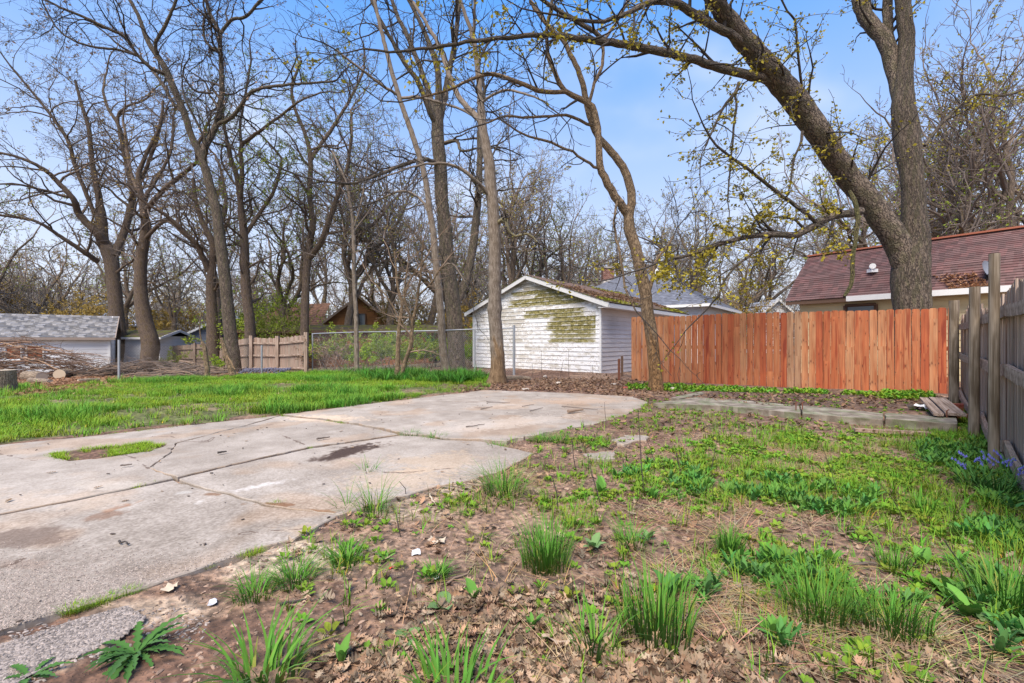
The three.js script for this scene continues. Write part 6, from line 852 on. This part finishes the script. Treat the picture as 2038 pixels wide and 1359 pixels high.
{ const g = G(525, 742), a = thing('flower_patch', 'patch of small lavender blue flowers before the old fence', 'flowers', [0, 0, 0], 0, null, 'stuff'), geo = mergeGeometries([0, 1, 2, 3].map((k) => new THREE.IcosahedronGeometry(0.035, 0).translate(hash(k, 1, 1) * 0.2, 0.1 + hash(k, 2, 1) * 0.12, hash(k, 3, 1) * 0.2))), m = new THREE.InstancedMesh(geo, std({ color: rgb(0.12, 0.12, 0.17) }), 70), r = RNG(5); m.name = 'flower_heads'; for (let i = 0; i < 70; i++) { const q = G(525 + r.r(-1, 1) * 45, 744 + r.g() * 3); m.setMatrixAt(i, new THREE.Matrix4().makeTranslation(q.x, gh(q.x, q.z), q.z)); } a.add(m); }
// dark dead stalks standing in the yard
const stalk = (x0, y0, x1, y1, w, label) => { const b = G(x0, y0), t = P(x1, y1, -b.z), a = Acc(), r = RNG(x0), s = smooth([b.clone().add(V(0, -0.02, 0)), b.clone().lerp(t, 0.5).add(V(r.g() * 0.01, 0, r.g() * 0.02)), t], [w, w * 0.9, w * 0.6], 0.05, 0.002, r); tube(a, s[0], s[1], 5, { cap: true }); const m = new THREE.Mesh(geoOf(a), twigMat.dark); tag(m, 'dead_stalk', label, 'stalk', 'dead stalks in the yard'); };
stalk(1150, 946, 1138, 870, 0.004, 'short dark stalk near the drive corner'); stalk(1282, 986, 1270, 815, 0.004, 'tall dark stalk in the middle of the yard'); stalk(1198, 1010, 1170, 905, 0.0035, 'thin leaning stalk left of the tall dark one'); stalk(1110, 1010, 1100, 950, 0.004, 'stubby dark stalk above the largest tuft'); stalk(800, 1068, 788, 1020, 0.003, 'short stalk by the drive corner tuft'); stalk(1358, 945, 1342, 885, 0.004, 'dark stalk among weeds right of centre'); stalk(1305, 925, 1285, 870, 0.003, 'thin stalk beside the concrete fragment'); stalk(808, 988, 795, 958, 0.003, 'small stalk at the sandy drive edge'); stalk(1960, 1180, 1880, 1075, 0.004, 'long dark stalk leaning at lower right'); stalk(1672, 990, 1630, 870, 0.002, 'fine straw stalk leaning over the weeds'); stalk(1800, 1030, 1740, 950, 0.002, 'fine straw stalk right of the weed patch'); stalk(1415, 940, 1430, 860, 0.003, 'thin dark stalk before the kerb'); stalk(1207, 845, 1203, 800, 0.003, 'thin sapling shoot at the far drive edge'); stalk(780, 1230, 798, 1195, 0.002, 'hair thin stem over the bare soil');

// ---------------------------------------------------------------- loose objects
function rod(pts, rad, sides = 6, o = {}) { const a = Acc(); tube(a, pts, rad, sides, { cap: true, ...o }); return geoOf(a); }
const logBark = std({ ...barkTex(231, [0.36, 0.30, 0.25], [0.62, 0.55, 0.47]), bumpScale: 0.02, roughness: 0.95 }), paleWood = std({ color: rgb(0.52, 0.42, 0.30), roughness: 0.9 });
function log(x0, y0, x1, y1, dia, label, name = 'log', cat = 'log', up = 0) { const a = G(x0, y0), b = G(x1, y1), c = a.clone().lerp(b, 0.5), r = RNG(x0 + 3), o = thing(name, label, cat, [c.x, gh(c.x, c.z) + dia / 2 * 0.8 + up, c.z]); const d = b.clone().sub(a).multiplyScalar(0.5); d.y = 0; const [p, w] = smooth([d.clone().negate(), V(r.g() * 0.02, 0.01, 0), d], [dia / 2, dia / 2, dia / 2 * 0.9], 0.1, 0.004, r), ac = Acc(); tube(ac, p, w, 12, { rough: 0.08, ribs: 5, seed: x0 }); part(o, 'bark', geoOf(ac), logBark); const n = d.clone().normalize(); for (const s of [-1, 1]) { const g = new THREE.CircleGeometry(dia / 2 * 0.97, 12); g.applyMatrix4(new THREE.Matrix4().makeRotationFromQuaternion(new THREE.Quaternion().setFromUnitVectors(V(0, 0, 1), n.clone().multiplyScalar(s)))).translate(d.x * s * 0.995, 0, d.z * s * 0.995); part(o, 'cut_end', g, paleWood); } return o; }
log(1010, 756, 1056, 757, 0.13, 'pale barkless log lying beside the burled tree');
log(52, 757, 84, 757, 0.36, 'short cut log under the brush pile'); log(118, 753, 134, 752, 0.4, 'round log end standing by the brush pile');
log(60, 762, 100, 764, 0.16, 'thin grey log on the grass before the brush pile'); log(155, 762, 198, 760, 0.14, 'small log half hidden right of the brush pile');
{ const b = G(-2, 780), o = thing('stump', 'cut tree stump at the left edge of the lawn', 'stump', b), ac = Acc(), p = [], w = []; for (let k = 0; k <= 6; k++) { p.push(V(0, -0.05 + k * 0.09, 0)); w.push(0.27 * (1 + 0.25 * Math.pow(1 - k / 6, 2))); } tube(ac, p, w, 18, { rough: 0.08, ribs: 7, seed: 5 }); part(o, 'bark', geoOf(ac), logBark); part(o, 'cut_top', new THREE.CircleGeometry(0.262, 18).rotateX(-Math.PI / 2).translate(0, 0.488, 0), paleWood); }
// brush piles
function brush(name, label, x0, x1, y, h, n, seed, lean, mats) {
  const a = G(x0, y), b = G(x1, y), c = a.clone().lerp(b, 0.5), L = a.distanceTo(b), o = thing(name, label, 'brush pile', [c.x, gh(c.x, c.z), c.z]), r = RNG(seed), fine = Acc();
  for (let k = 0; k < n; k++) {
    const t = r.r(-0.5, 0.5), hh = h * (1 - Math.pow(Math.abs(t) * 1.9, 2)) * r(), len = r.r(0.9, 2.6), an = r.g() * 0.35 + lean, tl = r.g() * 0.22 + (t < 0 ? 0.14 : -0.1), d = V(Math.cos(an) * Math.cos(tl), Math.sin(tl), Math.sin(an) * 0.7), m = V(t * L, Math.max(0.05, hh), r.g() * 0.6), p = [], w = [], rr = r.r(0.01, 0.036);
    for (let q = 0; q <= 5; q++) { const s = q / 5 - 0.5; p.push(m.clone().addScaledVector(d, s * len).add(V(r.g() * 0.03, r.g() * 0.04 - s * s * 0.3, r.g() * 0.04))); w.push(rr * (1 - 0.5 * (q / 5))); if (p[q].y < 0.02) p[q].y = 0.02; }
    if (k < 120) part(o, 'branch', rod(p, w, 5), mats[Math.floor(r() * mats.length)]); else tube(fine, p, w.map((q) => q * 0.6), 4);
    for (let q = 0; q < 3; q++) { const s = p[1 + Math.floor(r() * 4)], e = s.clone().add(V(r.g() * 0.4, r.g() * 0.25 + 0.08, r.g() * 0.4)); e.y = Math.max(0.02, e.y); tube(fine, [s, s.clone().lerp(e, 0.5).add(V(r.g() * 0.04, 0.02, 0)), e], [0.006, 0.005, 0.003], 3); }
  }
  part(o, 'twigs', geoOf(fine), mats[0], null, 'stuff'); return o;
}
brush('brush_pile', 'large heap of cut branches before the boarded windows', -60, 140, 753, 1.6, 360, 31, 0.05, [std({ color: rgb(0.13, 0.08, 0.055) }), std({ color: rgb(0.24, 0.14, 0.09) }), std({ color: rgb(0.17, 0.11, 0.08) }), std({ color: rgb(0.34, 0.22, 0.14) })]);
brush('brush_pile', 'low tangle of brush along the rusty wire fence', 235, 385, 748, 0.6, 240, 37, 0.1, [twigMat.brown, twigMat.tan, twigMat.dark]);
brush('brush_pile', 'sparse heap of sticks at the foot of the old boards', 330, 400, 752, 0.35, 60, 39, -0.3, [twigMat.tan, twigMat.brown]);
// dry upright stems in front of the garage
{ const r = RNG(90); for (const [x, y, h, lb] of [[1078, 742, 45, 'dry thin stem leaning on the garage gable'], [1115, 746, 30, 'short dry stem at the garage foot'], [1180, 746, 20, 'bent dry stem near the garage corner'], [1060, 745, 22, 'small dry stem behind the pale log'], [1132, 746, 52, 'tall wire thin stem before the garage boards']]) stalk(x, y + 6, x - 8 + (x % 3) * 7, y - h, 0.006, lb); }
// rusty stakes
for (const [x, y, t, lb] of [[1232, 758, 714, 'rusty steel stake left of the orange fence'], [1238, 755, 713, 'brown wooden stake behind the rusty one']]) { const b = G(x, y), h = EYE + (CY - t) / F * -b.z; const m = new THREE.Mesh(mergeGeometries([box(0.07, h, 0.012, 0, h / 2, 0), box(0.012, h, 0.06, 0, h / 2, -0.036)]), x < 1235 ? M.rust : M.brown); m.position.set(b.x, gh(b.x, b.z) - 0.02, b.z); tag(m, 'stake', lb, 'stake'); }
// bricks and stones
const brickMat = std({ map: tex(128, 128, (u, v, i, j) => { const f = (hash(i, j, 3) - 0.5) * 0.12 + (fbm(u * 5, v * 5, 3, 3, 5, 5) - 0.5) * 0.25; return [0.58 + f, 0.31 + f, 0.25 + f]; }), roughness: 0.95 });
function block(x, y, w, h, d, turn, mat, name, label, cat, up = 0) { const b = G(x, y), g = new THREE.BoxGeometry(w, h, d, 3, 2, 3), p = g.attributes.position; for (let i = 0; i < p.count; i++) { const k = 1 + (hash(Math.round(p.getX(i) * 500), Math.round(p.getY(i) * 500), Math.round(p.getZ(i) * 500)) - 0.5) * 0.05; p.setXYZ(i, p.getX(i) * k, p.getY(i) * k, p.getZ(i) * k); } g.computeVertexNormals(); const m = new THREE.Mesh(g, mat); m.position.set(b.x, gh(b.x, b.z) + h / 2 - 0.006 + up, b.z); m.rotation.y = turn; tag(m, name, label, cat); return m; }
block(1908, 818, 0.26, 0.11, 0.13, -0.2, brickMat, 'brick', 'red brick lying at the foot of the corner post', 'brick'); block(1922, 833, 0.26, 0.07, 0.12, 0.1, brickMat, 'brick', 'lower red brick half buried beside the first', 'brick');
function stone(x, y, w, h, d, mat, label, name = 'stone') { const b = G(x, y), g = new THREE.IcosahedronGeometry(1, 2), p = g.attributes.position; for (let i = 0; i < p.count; i++) { const k = 0.8 + 0.4 * fbm(p.getX(i) * 1.5 + x, p.getY(i) * 1.5 + p.getZ(i), 9, 2); p.setXYZ(i, p.getX(i) * k * w / 2, p.getY(i) * k * h / 2, p.getZ(i) * k * d / 2); } g.computeVertexNormals(); const m = new THREE.Mesh(g, mat); m.position.set(b.x, gh(b.x, b.z) + h * 0.25, b.z); m.rotation.y = x; tag(m, name, label, 'stone'); }
const rock = std({ map: tex(128, 128, (u, v) => { const q = 0.68 + (fbm(u * 6, v * 6, 8, 4, 6, 6) - 0.5) * 0.4; return [q, q - 0.05, q - 0.1]; }), roughness: 0.95 });
stone(1339, 778, 0.2, 0.12, 0.15, rock, 'pale block of stone right of the furrowed tree'); stone(1112, 764, 0.16, 0.1, 0.12, rock, 'pale stone on the bank before the garage'); stone(1047, 775, 0.24, 0.06, 0.2, rock, 'flat stone at the far end of the drive'); stone(1222, 766, 0.16, 0.05, 0.12, rock, 'small flat stone near the rusty stake'); stone(1245, 772, 0.22, 0.06, 0.15, brickMat, 'reddish brick piece near the furrowed tree'); stone(1257, 775, 0.3, 0.04, 0.1, brickMat, 'long reddish brick piece lying before the stakes'); stone(1085, 752, 0.14, 0.1, 0.12, rock, 'stone against the foot of the garage');
// planks at the end of the bed
{ const plankMat = greyWood[1]; for (const [x0, y0, x1, y1, w, lb] of [[1838, 812, 1868, 848, 0.1, 'left grey plank at the right end of the bed'], [1865, 812, 1902, 848, 0.2, 'wide grey plank beside the left one at the bed end']]) { const a = G(x0, y0), b = G(x1, y1); a.y = 0.16; b.y = 0.15; const m = new THREE.Mesh(beam(a, b, w, 0.035), plankMat); tag(m, 'plank', lb, 'plank'); } }
{ const a = G(1700, 862), b = G(1850, 868); a.y = 0.04; b.y = 0.03; tag(new THREE.Mesh(beam(a, b, 0.06, 0.04), greyWood[2]), 'plank', 'narrow grey lath lying in front of the kerb', 'plank'); }
for (const [x, lb] of [[1584, 'upright rusty pin on the kerb'], [1597, 'bent rusty pin right of the upright one'], [1884, 'rusty pin by the wide plank']]) { const b = G(x, 828 + (x > 1800 ? 20 : 0)); tag(new THREE.Mesh(rod([V(b.x, 0.05, b.z), V(b.x, 0.2, b.z), V(b.x + 0.03, 0.215, b.z)], [0.008, 0.008, 0.008], 6), M.rust), 'steel_pin', lb, 'pin'); }
// litter
const paperMat = std({ color: rgb(0.72, 0.71, 0.70), roughness: 0.6 });
function scrap(x, y, s, mat, label, name = 'litter_scrap') { const b = G(x, y), g = new THREE.PlaneGeometry(1, 0.7, 4, 3), p = g.attributes.position, r = RNG(x); for (let i = 0; i < p.count; i++) p.setXYZ(i, p.getX(i) * (1 + r.g() * 0.15), p.getY(i) * (1 + r.g() * 0.15), r.r(0, 0.28)); g.rotateX(-Math.PI / 2).scale(s, s, s); g.computeVertexNormals(); const m = new THREE.Mesh(g, mat); m.position.set(b.x, gh(b.x, b.z) + 0.004, b.z); m.rotation.y = x; tag(m, name, label, 'litter'); }
scrap(423, 1200, 0.045, std({ color: rgb(0.5, 0.49, 0.5) }), 'crumpled grey white scrap on the sand by the drive'); scrap(828, 1101, 0.06, paperMat, 'white paper scrap on the bare soil'); scrap(868, 1153, 0.035, paperMat, 'white chip under the dense grass rosette'); scrap(777, 1133, 0.02, std({ color: rgb(0.6, 0.06, 0.03) }), 'tiny red scrap on the soil'); scrap(1718, 790, 0.12, paperMat, 'white scrap among the plants at the orange fence'); scrap(1832, 824, 0.3, paperMat, 'flat white plate lying on the planting bed'); scrap(870, 1080, 0.09, paleWood, 'pale wood chip on the soil left of the largest tuft'); scrap(338, 1178, 0.07, paleWood, 'tan leaf scrap at the slab edge', 'dead_leaf');
scrap(1105, 1275, 0.11, std({ color: rgb(0.50, 0.36, 0.25) }), 'large flat tan leaf among the small ones', 'dead_leaf'); scrap(1530, 1215, 0.07, std({ color: rgb(0.36, 0.17, 0.09) }), 'red brown curled leaf near the lower middle', 'dead_leaf');
// twigs and sticks on the drive and in the yard
const twig = (x0, y0, x1, y1, w, label, mat = twigMat.brown, up = 0.02) => { const a = G(x0, y0), b = G(x1, y1), r = RNG(x0 * 3 + y0); const h = (p) => Math.max(gh(p.x, p.z), onSlab(...toPx(p.x, p.z, 0)) ? 0.022 : -9) + w; const p = [], ww = []; for (let k = 0; k <= 6; k++) { const q = a.clone().lerp(b, k / 6); q.x += r.g() * 0.008; q.z += r.g() * 0.012; q.y = h(q) + 0.003; p.push(q); ww.push(w * (1 - k * 0.08)); } tag(new THREE.Mesh(rod(p, ww, 5), mat), 'twig', label, 'twig', 'twigs on the drive and soil'); };
twig(1130, 826, 1160, 822, 0.03, 'thick short stick at the far right of the drive', twigMat.tan); twig(928, 854, 966, 849, 0.008, 'long thin twig left on the far slab'); twig(958, 818, 980, 813, 0.008, 'twig near the middle of the far slab'); twig(968, 803, 1015, 805, 0.007, 'thin twig towards the garage end'); twig(1055, 822, 1080, 815, 0.007, 'forked twig before the thick stick'); twig(1118, 812, 1190, 819, 0.007, 'long twig behind the thick stick'); twig(236, 1088, 258, 1093, 0.006, 'dark crooked twig alone on the front slab', twigMat.dark); twig(630, 880, 655, 876, 0.012, 'stubby twig above the dark soil stain'); twig(240, 934, 262, 931, 0.008, 'twig below the weedy gap'); twig(435, 908, 450, 906, 0.012, 'short dark chip on the middle slab', twigMat.dark); twig(890, 1168, 945, 1128, 0.006, 'pale straight stick on the soil by the rosette', twigMat.tan); twig(855, 988, 868, 1006, 0.008, 'pale stub of wood at the sandy edge', paleWood); twig(560, 1205, 635, 1200, 0.005, 'thin dark stick beyond the low grass tuft', twigMat.dark); twig(1540, 1050, 1530, 1075, 0.008, 'pale bent stick near the compact tuft', paleWood); twig(1715, 1240, 1725, 1180, 0.005, 'forked dry twig between the two grass tufts', twigMat.tan); twig(1690, 1130, 1840, 1135, 0.008, 'long brown stick behind the dark stalk'); twig(715, 1112, 760, 1100, 0.006, 'broken tan stick by the tiny rosette', twigMat.tan); twig(1040, 812, 1062, 808, 0.006, 'small twig right of the thin one'); twig(380, 850, 410, 848, 0.007, 'twig at the lawn edge of the drive', twigMat.dark); twig(1200, 1130, 1235, 1118, 0.005, 'small stick below the pale weed', twigMat.tan);

renderer.render(scene, camera);
